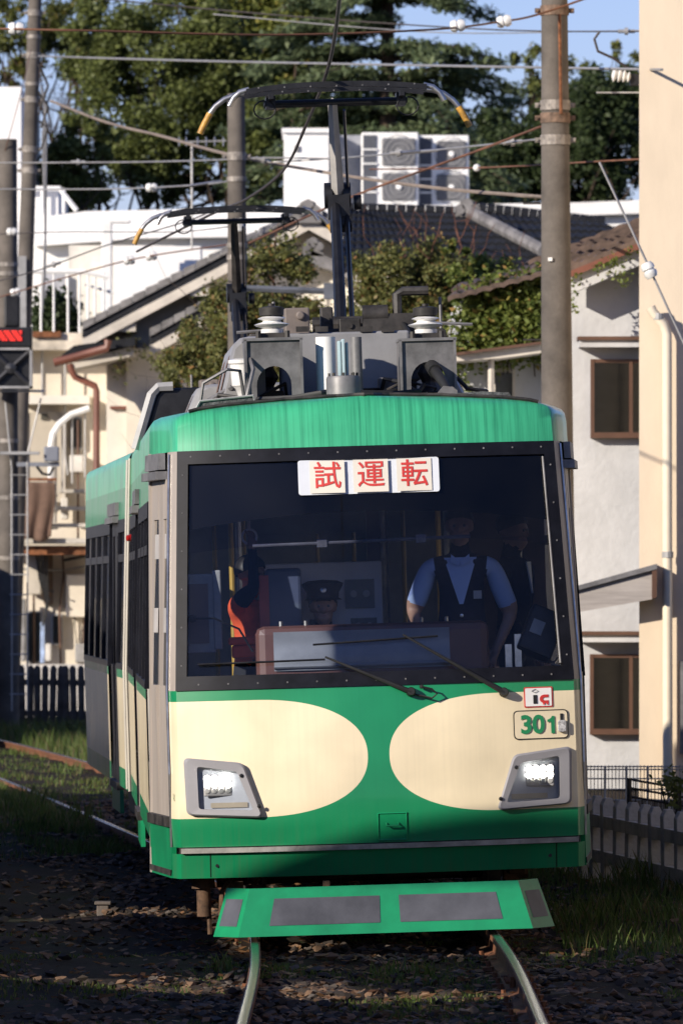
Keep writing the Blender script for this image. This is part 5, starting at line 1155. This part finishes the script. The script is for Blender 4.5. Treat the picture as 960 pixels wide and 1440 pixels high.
# ================================================================== POLES, FENCES, WIRES
def pole(label, top, bot, D, r0, r1, bands=()):
    a, b = W(*top, D), W(*bot, D); t = thing('utility_pole', label, 'pole', b, 'concrete utility poles')
    m = MB(); n = 12; m.tube([b.lerp(a, k/n) for k in range(n+1)], [r1+(r0-r1)*k/n for k in range(n+1)], n=20); m.build('shaft', CONC, t, smooth=40)
    for (y, kind) in bands:
        u = (bot[1]-y)/(bot[1]-top[1]); c = b.lerp(a, u); r = r1+(r0-r1)*u
        m = MB(); hh = .05 if kind != 's' else .03; m.lathe([(r+.002,-hh),(r+.012,-hh),(r+.012,hh),(r+.002,hh)], c, (a-b), n=20)
        if kind in 'bu':
            for sg in (-1, 1): m.box(c+Vector((sg*(r+.035),0,0)), (.06,.035,.05)); m.cyl(c+Vector((sg*(r+.045),-.04,0)), c+Vector((sg*(r+.045),.04,0)), .016, n=6)
        m.build('clamp_band', K('band_grey', (.27,.24,.21), .6, metal=.2, var=.3, vscale=12) if kind != 'u' else K('band_brown', (.17,.11,.075), .8, var=.35, vscale=14), t)
    return t
pR = pole('thick concrete utility pole in front of the stucco house', (778,-160), (786,1128), 76, .125, .185, ((148,'b'),(166,'u'),(197,'b'),(15,'u')))
for y in (286,478,700): m = MB(); m.cyl(W(735,y,76), W(760,y,76), .011, n=6); m.build('step_bolt', SOOT, pR)
m = MB(); ptube(m, [(786,20),(788,160)], 75.84, .018); m.build('earth_strap', RUST, pR)
m = MB(); pb(m, 770, 362, 776, 367, 75.83, .02); m.build('pole_tag', WHITE, pR)
pM = pole('concrete utility pole standing among the shrubs beside the gable house', (332,132), (338,1068), 92, .105, .150, ((220,'b'),(252,'s'),(345,'s'),(362,'s')))
m = MB(); ptube(m, [(335,405),(473,410)], 91.8, .045); pb(m, 455, 398, 472, 420, 91.7, .2); m.build('bracket_arm', K('blue_grey_steel', (.14,.15,.17), .5, metal=.3, var=.2), pM); m = MB(); m.lathe([(.03,-.10),(.07,-.08),(.07,.02),(.04,.06)], W(336,314,91.7), (0,-.3,1), n=10); m.build('insulator', PORC, pM)
pL = pole('cut-off concrete pole carrying the red display and loudspeaker', (11,196), (12,1022), 112, .142, .165, ((385,'s'),(372,'s'),(620,'s'),(700,'s'),(785,'s')))
pF = pole('slender leaning concrete pole with many wire clamps', (52,-60), (13,1015), 118, .10, .155, ((18,'b'),(78,'b'),(140,'b'),(210,'b'),(240,'b'),(52,'s'),(118,'s')))
m = MB()
for k in range(4): ptube(m, [(58+k,120+8*k),(66-k,150),(60+2*k,190),(64,320+20*k),(60,440)], 117.7, .014, 4)
m.build('pole_cables', K('cable_grey', (.22,.22,.23), .6), pF)
m = MB(); pb(m, 22, 360, 37, 470, 117.6, .2); m.build('pole_guard', PALE, pF)
m = MB()
for k in range(3): ptube(m, [(55,90+40*k),(68,120+30*k),(58,150+30*k)], 117.7, .02, 5)
m.build('jumper_loop', SOOT, pF)
# ladder on the near-left pole
m = MB(); ptube(m, [(8,566),(17,660),(17,1000)], 111.6, .013); ptube(m, [(58,560),(39,640),(39,1000)], 111.6, .013); ld = m.build('ladder_rail', PALE, pL)
for k in range(13): m = MB(); y = 640+28*k; m.cyl(W(14,y,111.6), W(41,y,111.6), .010, n=5); m.build('ladder_rung', PALE, pL)
m = MB(); pb(m, 0, 548, 62, 551, 111.4, .3); pb(m, 0, 635, 55, 639, 111.4, .3); m.build('ladder_platform', PALE, pL)
# passenger display and loudspeaker
t = thing('signal_display', 'black box with a lit red dot-matrix display on the left pole', 'display', W(12, 490, 111.3))
m = MB(); pb(m, -30, 460, 45, 488, 111.2, .4); m.build('display_case', BLACKM, t, bevel=.02); m = MB(); pb(m, 6, 415, 28, 460, 111.4, .3); m.build('lamp_hood', BLACKM, t, bevel=.03)
for r_ in range(5):
    m = MB()
    for c_ in range(18):
        if (r_*7+c_*3) % 5: pb(m, -8+2.2*c_, 465+3.0*r_, -6.6+2.2*c_, 466.9+3.0*r_, 111.17, .02)
    m.build('led_row', K('red_led', (.4,.02,.02), .4, emit=(1,.045,.03), est=1.6), t)
t = thing('horn_loudspeaker', 'square black loudspeaker with crossed ribs and pale rim below the red display', 'loudspeaker', W(12, 545, 111.3))
m = MB(); pb(m, -28, 490, 44, 545, 111.3, .3); m.build('speaker_case', BLACKM, t)
m = MB(); pb(m, -30, 489, 45, 492, 111.2, .4); pb(m, -30, 543, 45, 546, 111.2, .4); pb(m, 42, 489, 45, 546, 111.2, .4); m.build('speaker_rim', PALE, t)
m = MB(); ptube(m, [(-10,494),(42,541)], 111.25, .035); ptube(m, [(-10,541),(42,494)], 111.25, .035); m.lathe([(0,.10),(.08,.08),(.1,0)], W(16,518,111.3), (0,-1,0), n=12); m.build('speaker_rib', K('rib_black', (.03,.03,.033), .3), t)
t = thing('floodlight', 'grey box floodlight on a bracket arm beside the left pole', 'light', W(72, 652, 112))
m = MB(); pb(m, 62, 628, 83, 649, 111.5, .3); m.build('lamp_case', K('lamp_blue_grey', (.20,.21,.24), .5), t, bevel=.02); m = MB(); pb(m, 24, 650, 84, 656, 111.6, .1); m.build('bracket', K('lamp_blue_grey', (0,0,0)), t)
m = MB(); ptube(m, [(52,656),(60,666),(70,668),(76,657)], 111.5, .025); m.build('lamp_cable', RUBBER, t)
# ---- picket fences
CP = K('picket_concrete', (.44,.42,.395), .9, var=.2, vscale=4, bump=.4)
def picket_fence(label, pts, h, wd, th, ang, rails, CP):
    t = thing('picket_fence', label, 'fence', pts[0], 'concrete picket fences')
    m = MB(); m.prism([(-wd/2,-th/2,-.05),(wd/2,-th/2,-.05),(wd/2,-th/2,h-.05),(wd*.25,-th/2,h),(-wd*.25,-th/2,h),(-wd/2,-th/2,h-.05)], (0,th,0)); me = m.mesh('picket', CP)
    for k, p in enumerate(pts): link('picket', me, t, M=Matrix.Translation(p) @ Matrix.Rotation(ang+random.uniform(-.05,.05), 4, 'Z') @ Matrix.Rotation(random.uniform(-.03,.03), 4, 'Y'), bevel=.006)
    off = Matrix.Rotation(ang, 3, 'Z') @ Vector((0, th*.5+.03, 0))
    for z in rails:
        m = MB(); a, b = pts[0]+off+Vector((0,0,z)), pts[-1]+off+Vector((0,0,z)); d = (b-a).normalized(); sd_ = Vector((-d.y, d.x, 0))*.03
        m.prism([a-sd_+Vector((0,0,-.045)), a+sd_+Vector((0,0,-.045)), a+sd_+Vector((0,0,.045)), a-sd_+Vector((0,0,.045))], b-a); m.build('fence_rail', CP, t)
a, b = W(838, 1230, 56), W(958, 1275, 52); a.z = b.z = -.06
dlt = (b-a)/7
picket_fence('weathered concrete picket fence along the right side of the track', [a + dlt*k for k in range(-6, 12)], .60, .095, .07, R(18), (.16,.42), CP)
p0 = W(22, 1018, 114.5); p1 = W(136, 1022, 113.5); p0.z = p1.z = -.05
picket_fence('shade-darkened concrete picket fence below the outside staircase', [p0.lerp(p1, k/11) for k in range(-2, 13)], .98, .10, .05, R(4), (.25,.72), K('picket_shaded', (.15,.125,.105), .95, var=.35, vscale=4, bump=.4))  # shade put into the concrete colour, darker than the other fence
low_house(100, 113.2, 3.15, 3.2, 'added unseen house that shades the picket fence below the staircase')  # unseen house added to keep sun off this fence
# wire fence before the stucco house
t = thing('wire_fence', 'pale welded wire fence in front of the stucco house', 'fence', W(890, 1140, 66))
for k in range(8): m = MB(); x = 790+30*k; m.cyl(W(x,1165,66), W(x,1078,66), .012, n=5); m.build('fence_post', PALE, t)
m = MB()
for y in (1078,1082,1095,1110,1125,1140): m.cyl(W(780,y,66), W(1010,y,66), .006, n=4)
for k in range(46): m.cyl(W(780+5*k,1160,66.02), W(780+5*k,1076,66.02), .0035, n=4)
m.build('wire_mesh', PALE, t)
t = thing('dark_rail_fence', 'dark sagging wire fence just behind the concrete pickets', 'fence', W(930, 1160, 60))
m = MB()
for k in range(4): ptube(m, [(884,1096+12*k),(925,1103+12*k),(975,1112+12*k)], 60, .010, 5)
for k in range(11): ptube(m, [(884+9*k,1150),(884+9*k,1096+k*1.6)], 60.03, .004, 4)
m.build('wire_mesh', SOOT, t)
for x, y in ((884,1094),(952,1106)): m = MB(); m.cyl(W(x,1180,60), W(x,y,60), .022, n=6); m.build('fence_post', SOOT, t)
# ---- overhead wires
WB = K('wire_dark', (.05,.04,.035), .6); WG = K('wire_grey', (.33,.32,.31), .45, metal=.3, var=.1); WR = K('wire_rusty', (.17,.075,.04), .7, var=.25)
def wire(pts, r, material, label, extra=None, cat='wire'):
    """pts: (px, py, depth)"""
    P3 = [W(*q) for q in pts]; res = []
    for k in range(len(P3)-1):
        p_, q_, r_, s_ = P3[max(k-1,0)], P3[k], P3[k+1], P3[min(k+2, len(P3)-1)]
        for t_ in range(8):
            u = t_/8; res.append(.5*((2*q_) + (r_-p_)*u + (2*p_-5*q_+4*r_-s_)*u*u + (3*q_-p_-3*r_+s_)*u**3))
    res.append(P3[-1]); m = MB(); m.tube(res, r*.72, 6)
    if extra is None: o = m.build('overhead_wire', material, None, smooth=60); return tag(o, label, cat, 'overhead wires')
    t = thing('overhead_wire', label, cat, P3[0], 'overhead wires'); m.build('conductor', material, t, smooth=60)
    for kind, x, y, D, dx, dy in extra:
        c = W(x, y, D); d = Vector((dx, 0, -dy)).normalized(); q = MB()
        if kind == 'egg': q.lathe([(0,-.075),(.045,-.07),(.06,-.04),(.06,-.012),(.048,-.008),(.048,.008),(.06,.012),(.06,.04),(.045,.07),(0,.075)], c, d, n=14); q.build('strain_insulator', PORC, t, smooth=35)
        elif kind == 'ball': q.lathe([(0,-.045),(.032,-.03),(.045,0),(.032,.03),(0,.045)], c, d, n=12); q.build('insulator_ball', PORC, t, smooth=60)
        elif kind == 'clamp': q.cyl(c-d*.10, c+d*.10, .022, n=8); q.cyl(c-d*.02, c+d*.02, .045, n=10); q.build('wire_clamp', PALE, t)
        elif kind == 'rod': q.cyl(c-d*.2, c+d*.2, .020, n=8); q.build('strain_rod', STEEL, t)
    return t
# contact wire along the track, over both pantographs
cwp = [W(492,-160,35.2), W(478,-10,41.2), W(469,60,44.6), W(457,108,48.4), W(432,172,53.0), W(398,240,59), W(345,281,64.6), W(300,300,68), W(180,360,76)]; cws = []
for k in range(len(cwp)-1):
    a_, b_, c_, d_ = cwp[max(k-1,0)], cwp[k], cwp[k+1], cwp[min(k+2,len(cwp)-1)]
    cws += [.5*((2*b_)+(c_-a_)*u+(2*a_-5*b_+4*c_-d_)*u*u+(3*b_-a_-3*c_+d_)*u**3) for u in [q/6 for q in range(6)]]
m = MB(); m.tube(cws, .012, 6); o = m.build('contact_wire', WB, None); tag(o, 'dark contact wire running along the track over both pantographs', 'wire')
wire([(-20,40,70),(120,43,70),(380,49,71),(600,42,72),(700,31,74),(757,20,75.6),(850,-12,76)], .016, WR, 'rusty span wire with three white strain insulators', [('egg',23,40,70,1,0),('egg',643,36,72.6,1,-.12),('egg',708,30,74,1,-.2)])
wire([(55,79,117),(300,86,105),(600,92,90),(930,98,72.5)], .022, WG, 'pale grey messenger wire high above the tram')
wire([(120,-4,100),(400,22,96),(700,42,92),(930,44,88)], .014, WB, 'uppermost thin dark wire crossing the treetops')
wire([(300,20,100),(600,45,95),(830,44,90),(930,42,88)], .012, WG, 'second thin grey wire crossing the treetops', [('clamp',880,44,88.8,1,0)])
wire([(72,142,117),(150,172,112),(230,192,106),(330,219,96),(480,246,92),(620,265,84),(762,277,77)], .030, K('wire_brown', (.24,.19,.15), .7), 'thick brown cable sloping from the leaning pole to the thick pole')
wire([(-20,229,108),(180,228,104),(300,225,98),(370,222,94),(470,223,92)], .016, WG, 'pale wire with clamps running left of the condenser units', [('clamp',110,228,106,1,0),('clamp',370,225,94,1,.3)])
wire([(-20,266,104),(130,266,100),(210,264,98),(300,258,94),(330,252,92)], .016, WG, 'pale wire ending at the shrub-side pole with a white insulator', [('egg',213,264,98,1,0),('rod',290,258,94.3,1,-.15)])
wire([(756,196,76),(690,203,79),(600,212,84),(480,222,92),(385,228,93)], .016, WG, 'steel pull-off wire with two rod insulators', [('clamp',720,200,78,1,-.1),('rod',590,213,84.5,1,-.08),('clamp',560,215,86,1,-.08)])
wire([(760,178,76),(660,216,79),(560,252,82),(480,283,84),(350,342,90)], .018, WR, 'rusty sloping stay wire crossing the dark tiled roof')
wire([(930,222,74),(840,227,76),(672,236,82),(520,238,88)], .014, WR, 'thin rusty wire with a small white insulator ball', [('ball',670,236,82,1,0)])
wire([(842,228,66),(910,372,66),(990,548,66)], .016, WG, 'steep guy wire in front of the beige building', [('egg',912,380,66,.42,.9)])
wire([(-20,330,110),(100,326,106),(250,326,98),(340,316,92)], .012, WB, 'thin dark wire with an insulator beside the left pole', [('egg',17,326,108.5,1,0)])
wire([(-20,400,106),(60,378,102),(150,345,96),(260,312,84),(300,295,78)], .012, WB, 'dark wire rising towards the rear pantograph', [('clamp',76,372,101,1,-.3)])
wire([(-20,424,110),(100,388,104),(200,362,98),(350,340,92)], .014, WR, 'rusty wire with two strain insulators above the tiled verge', [('egg',182,366,99,1,-.12),('egg',213,360,97.5,1,-.12),('egg',22,411,108.5,1,-.2)])
wire([(0,240,112),(30,130,112),(44,70,116)], .010, WR, 'thin rusty stay between the two poles at the left')
wire([(300,360,120),(430,290,122),(345,340,121)], .012, WG, 'thin antenna stay on the tiled roof')
m = MB(); q = [(842,45),(835,55),(840,72),(862,82),(884,97)]; m.tube([W(x,y,80) for x, y in q], .016, 6); o = m.build('jumper_cable', WB, None); tag(o, 'short looping jumper cable beside the beige building', 'cable')
t = thing('pin_insulator', 'ribbed grey insulator on a short steel arm beside the beige building', 'insulator', W(880,108,79))
m = MB(); m.lathe([(.02,-.12),(.06,-.10),(.035,-.08),(.07,-.05),(.04,-.03),(.08,0),(.045,.02),(.085,.05),(.03,.08)], W(870,106,79), (-1,0,.2), n=12); m.build('insulator_body', PORC, t); m = MB(); pb(m, 862, 96, 930, 99, 79.1, .05); pb(m, 838, 129, 930, 131, 79.1, .05); m.build('arm', PALE, t); m = MB(); pb(m, 885, 104, 930, 119, 79, .2); m.build('switch_case', BLACKM, t)
# TV aerial on the gable roof
t = thing('television_aerial', 'thin television aerial standing on the gable roof', 'aerial', W(270, 345, 123))
m = MB(); ptube(m, [(270,350),(270,200)], 123, .020); m.build('mast', PALE, t); m = MB(); ptube(m, [(250,200),(318,198)], 123, .014)
for x in (252,262,278,290,302,314): m.cyl(W(x,205,122.6), W(x,193,123.4), .010, n=4)
m.build('boom', PALE, t)
# ================================================================== PLANTS
def leaf_cloud(mb, rng, clumps, per, size, spread=1., droop=0., flat=1., up=.3):
    for c, rad in clumps:
        n = int(per*rng.uniform(.6,1.3))
        for _ in range(n):
            d = Vector((rng.gauss(0,1), rng.gauss(0,1), rng.gauss(0,1)*flat)); d *= rad*.46*spread
            p = c + d; p.z -= droop*abs(d.x)
            a = Vector((rng.gauss(0,1), rng.gauss(0,1), rng.gauss(0,.7))).normalized(); b = a.cross(Vector((rng.gauss(0,1), rng.gauss(0,1), rng.gauss(0,1)+up))).normalized()
            s_ = size*rng.uniform(.6,1.35); mb.add([p-a*s_*.5, p+b*s_*.28, p+a*s_*.5, p-b*s_*.28], [(0,1,2,3)])
def limb_path(a, b, rng, wob=.12, n=5):
    L = (b-a).length; return [a.lerp(b, k/n) + Vector((rng.gauss(0,1), rng.gauss(0,1), rng.gauss(0,1)))*(wob*L*.25*math.sin(math.pi*k/n)) for k in range(n+1)]
BARK = K('bark', (.075,.05,.034), .95, var=.4, vscale=3, stretch=(4,4,.7), bump=.8, bscale=12)
def broadleaf(label, px, D, base_y, lobes, nclump, per, size, lm, seed, group, trunk_r=.28, name='broadleaf_tree', bare=0, rootx=None):
    """lobes: (px,py,rx_px,ry_px) ellipses read off the photo, given equal depth in metres"""
    rng = random.Random(seed); s = D/FPX; base = W(rootx if rootx is not None else px, base_y, D); base.z = max(base.z, -.13) if base.z < 0 else base.z; base.z = -.13
    t = thing(name, label, 'tree' if 'tree' in name else 'shrub', base, group)
    clumps = []
    area = sum(l[2]*l[3] for l in lobes)
    for (lx, ly, rx, ry) in lobes:
        for _ in range(max(1, int(nclump*rx*ry/area))):
            while True:
                u = Vector((rng.uniform(-1,1), rng.uniform(-1,1), rng.uniform(-1,1)))
                if .25 < u.length < 1: break
            c = W(lx+u.x*rx, ly-u.z*ry, D); c.y += u.y*rx*s*.9; clumps.append((c, rng.uniform(.5,1.0)*min(rx,ry)*s*.34))
    m = MB(); leaf_cloud(m, rng, clumps, per, size); m.build('crown', lm, t)
    top = W(px, min(l[1] for l in lobes), D); m = MB(); m.tube(limb_path(base, base.lerp(top, .75), rng, .05, 8), [trunk_r*(1-.08*k) for k in range(9)], 9); m.build('trunk', BARK, t, smooth=60)
    m = MB()
    for k in range(16+bare):
        c = clumps[rng.randrange(len(clumps))][0]; a = base.lerp(top, rng.uniform(.35,.72)); pth = limb_path(a, c, rng, .22, 6); r = trunk_r*rng.uniform(.16,.34); m.tube(pth, [r*(1-.13*q) for q in range(7)], 5)
        for _ in range(3): b = pth[rng.randint(3,5)]; e = b + Vector((rng.gauss(0,1), rng.gauss(0,1), rng.gauss(.4,.8)))*.7; m.tube(limb_path(b, e, rng, .3, 3), [r*.3, r*.22, r*.15, r*.06], 4)
    m.build('limbs', BARK, t, smooth=60)
    return t
LG1 = leaf_mat('leaf_olive', (.07,.085,.02), (.20,.22,.06), (.30,.22,.06)); LG2 = leaf_mat('leaf_mid_green', (.075,.095,.028), (.19,.22,.062)); LG3 = leaf_mat('leaf_dark_green', (.028,.045,.018), (.07,.10,.035)); LG4 = leaf_mat('leaf_yellow_green', (.10,.125,.025), (.25,.27,.06), (.34,.27,.06))
LBR = leaf_mat('leaf_hedge', (.09,.10,.03), (.23,.235,.075), (.32,.16,.06)); LIVY = leaf_mat('leaf_ivy', (.07,.105,.022), (.22,.26,.06), (.34,.20,.06)); CED = leaf_mat('cedar_needles', (.07,.105,.05), (.24,.29,.145))
TG = 'trees behind the buildings'
broadleaf('broad mid-green tree with crooked limbs behind the white long building', 200, 172, 700, [(215,150,105,145),(300,110,70,115),(270,235,100,55),(150,70,70,60),(370,200,60,90)], 190, 380, .125, LG2, 11, TG, .32)
broadleaf('thin reddish-brown tree with bare twigs behind the leaning pole', 60, 180, 700, [(20,40,90,60),(100,30,70,50),(120,95,50,50),(20,100,50,30)], 70, 220, .12, LG1, 12, TG, .22, bare=16)
broadleaf('yellow-green tree between the mid-green tree and the cedar', 340, 178, 700, [(350,40,90,90),(420,30,80,70),(300,10,80,70),(350,150,80,70),(430,90,40,50)], 170, 330, .12, LG4, 13, TG, .26)
broadleaf('dark dense tree filling in beneath the cedar boughs', 640, 190, 700, [(620,210,130,90),(700,230,90,70),(480,190,110,70),(400,150,70,80)], 140, 300, .18, LG3, 14, TG, .3)
broadleaf('dark evergreen tree beside the thick utility pole', 830, 176, 700, [(830,205,85,85),(740,220,60,70),(860,150,50,60)], 170, 340, .135, LG3, 15, TG, .26)
broadleaf('sparse tree with small leaves standing against the sky', 800, 182, 700, [(760,120,50,55),(840,120,60,50),(870,90,30,50),(740,80,22,30)], 46, 120, .13, LG1, 16, TG, .18, bare=14)
broadleaf('small green tree below the roof railing at the left', 110, 168, 700, [(100,260,50,60),(125,200,40,40)], 46, 230, .15, LG2, 17, TG, .16)
# cedar: tiers of flat drooping boughs
rng = random.Random(21); D = 166; s = D/FPX; base = W(545, 700, D); base.z = -.13
t = thing('cedar_tree', 'tall dark cedar with flat layered boughs behind the condenser units', 'tree', base, TG)
m = MB(); topc = W(545, -260, D); m.tube([base.lerp(topc, k/10) for k in range(11)], [.42*(1-.085*k) for k in range(11)], 10); m.build('trunk', BARK, t, smooth=60)
mn = MB(); ml = MB()
for k in range(88):
    y = -200 + (k//7)*40 + rng.gauss(0,4); org = W(545, y, D); ang = rng.uniform(0, 6.28); L = (90+ (y+190)*.32)*rng.uniform(.75,1.15)*s
    d = Vector((math.cos(ang), math.sin(ang)*.8, 0)); end = org + d*L; 
    pth = [org + d*(L*q/6) + Vector((0,0,.22*L*math.sin(q/6*2.6)*.5 - .16*L*(q/6)**2)) for q in range(7)]
    ml.tube(pth, [.075*(1-.14*q) for q in range(7)], 5)
    sd2 = Vector((-d.y, d.x, 0))
    for q in range(46):
        u = rng.uniform(.15,1.0); i = min(5, int(u*6)); p = pth[i].lerp(pth[i+1], u*6-i) + sd2*(rng.gauss(0,.42)*(1.1-u*.6)*L*.3)
        for _ in range(22):
            a = (d*rng.uniform(-.2,1) + sd2*rng.gauss(0,.7) + Vector((0,0,rng.gauss(-.15,.25)))).normalized(); pp_ = p + Vector((rng.gauss(0,.16), rng.gauss(0,.16), rng.gauss(-.04,.06))); ln = rng.uniform(.10,.26); b = a.cross(Vector((rng.gauss(0,.4), rng.gauss(0,.4), 1))).normalized()*ln*.2
            mn.add([pp_-a*ln*.5, pp_+b, pp_+a*ln*.5, pp_-b], [(0,1,2,3)])
mn.build('crown', CED, t); ml.build('limbs', BARK, t, smooth=60)
# shrubs between the houses
def shrub(label, lobes, D, n, per, size, lm, seed, twigs=0, rootx=None):
    t = broadleaf(label, lobes[0][0], D, 1000, lobes, n, per, size, lm, seed, 'shrubs between the houses', .07, 'overgrown_shrub', rootx=rootx)
    if twigs:
        rng = random.Random(seed+50); m = MB()
        for _ in range(twigs):
            l = rng.choice(lobes); a = W(l[0]+rng.uniform(-.8,.8)*l[2], l[1]-l[3]*.6, D+rng.uniform(-.4,.4)); b = a + Vector((rng.gauss(0,.22), rng.gauss(0,.1), rng.uniform(.35,.75))); m.tube(limb_path(a, b, rng, .3, 4), [.008,.007,.006,.005,.003], 4)
        m.build('bare_twigs', K('reddish_twig', (.13,.055,.035), .9), t)
shrub('olive-brown shrub growing round the shrub-side utility pole', [(390,420,66,80),(330,470,70,70),(290,510,60,50),(420,500,80,70)], 98, 150, 330, .062, LBR, 31, 6)
shrub('leafy green-brown hedge bush in front of the dark tiled roof', [(560,410,70,75),(620,400,70,60),(540,480,90,60),(630,470,80,70)], 96, 160, 340, .062, LBR, 32, 26)
shrub('greener bush beside the ivy-covered wall', [(680,400,50,40),(700,430,60,40),(640,350,20,15)], 95, 70, 300, .065, LIVY, 33, 6)
shrub('low bush trailing down beside the rear roof of the tram', [(255,520,36,32),(290,480,40,50),(320,540,50,40)], 100, 60, 260, .062, LBR, 34)
# ivy on the stucco wing
rng = random.Random(41); cl_ = []
for _ in range(110):
    x = rng.uniform(632, 770); y = 395 + abs(rng.gauss(0, .5))*95 + (770-x)*.14
    if x < 668: y += rng.uniform(0, 80)
    cl_.append((W(x, min(y, 560 if x < 665 else 492), 83.75), rng.uniform(.12,.24)))
t = thing('ivy', 'ivy hanging down the white wing wall of the stucco house', 'ivy', W(700, 560, 83.7)); m = MB(); leaf_cloud(m, rng, cl_, 75, .075, flat=1.2); m.build('leaves', LIVY, t)
m = MB()
for _ in range(26):
    x = rng.uniform(640,765); ptube(m, [(x, 400),(x+rng.uniform(-8,8), 440),(x+rng.uniform(-12,12), 400+rng.uniform(60,130))], 83.85, .008, 4)
m.build('stems', BARK, t)
t = thing('ivy_sprig', 'small ivy tendrils on the verge of the stucco house', 'ivy', W(870, 372, 79.4)); m = MB(); leaf_cloud(m, rng, [(W(x, y, 79.35), .09) for x, y in ((804,392),(806,410),(803,430),(840,378),(852,374),(866,366),(872,376),(876,388),(878,396),(858,372),(884,358))], 26, .05); m.build('leaves', LIVY, t)
t = thing('climbing_vine', 'thin vine hanging on the gable house wall beneath the eaves', 'vine', W(200, 520, 123.8)); m = MB(); leaf_cloud(m, rng, [(W(x, y, 123.6), .2) for x, y in ((172,506),(190,496),(205,498),(222,510),(232,520),(178,480),(170,520))], 30, .08); m.build('leaves', LBR, t)
t = thing('potted_bush', 'dark green bush on the rooftop terrace behind the railing', 'bush', W(78, 468, 127.2)); m = MB(); leaf_cloud(m, rng, [(W(rng.uniform(64,92), rng.uniform(428,466), 127.4), .3) for _ in range(26)], 130, .12); m.build('leaves', LG3, t); m = MB(); a = W(78,468,127.4); m.lathe([(.14,0),(.18,.22),(.2,.24),(0,.24)], a, n=12); m.build('pot', BROWNPIPE, t)
# weeds at the fence foot
rng = random.Random(61)
for k, (px, py, D, lab) in enumerate(((955,1115,58,'small broad-leaved weed against the dark sagging fence'),(108,1032,106,'bright green weed clump by the far rail'),(60,1030,108,'pale weed clump in front of the dark picket fence'))):
    c = W(px, py, D); c.z = max(c.z, 0); t = thing('weed', lab, 'plant', (c.x, c.y, -.1)); m = MB(); leaf_cloud(m, rng, [(c + Vector((rng.gauss(0,.08), rng.gauss(0,.1), rng.uniform(-.05,.14))), .09) for _ in range(9)], 26, .055); m.build('leaves', LG2, t)
    m = MB(); 
    for _ in range(5): m.tube([(c.x, c.y, -.12), tuple(c+Vector((rng.gauss(0,.12), rng.gauss(0,.1), .05)))], .006, 4)
    m.build('stems', LG3, t)
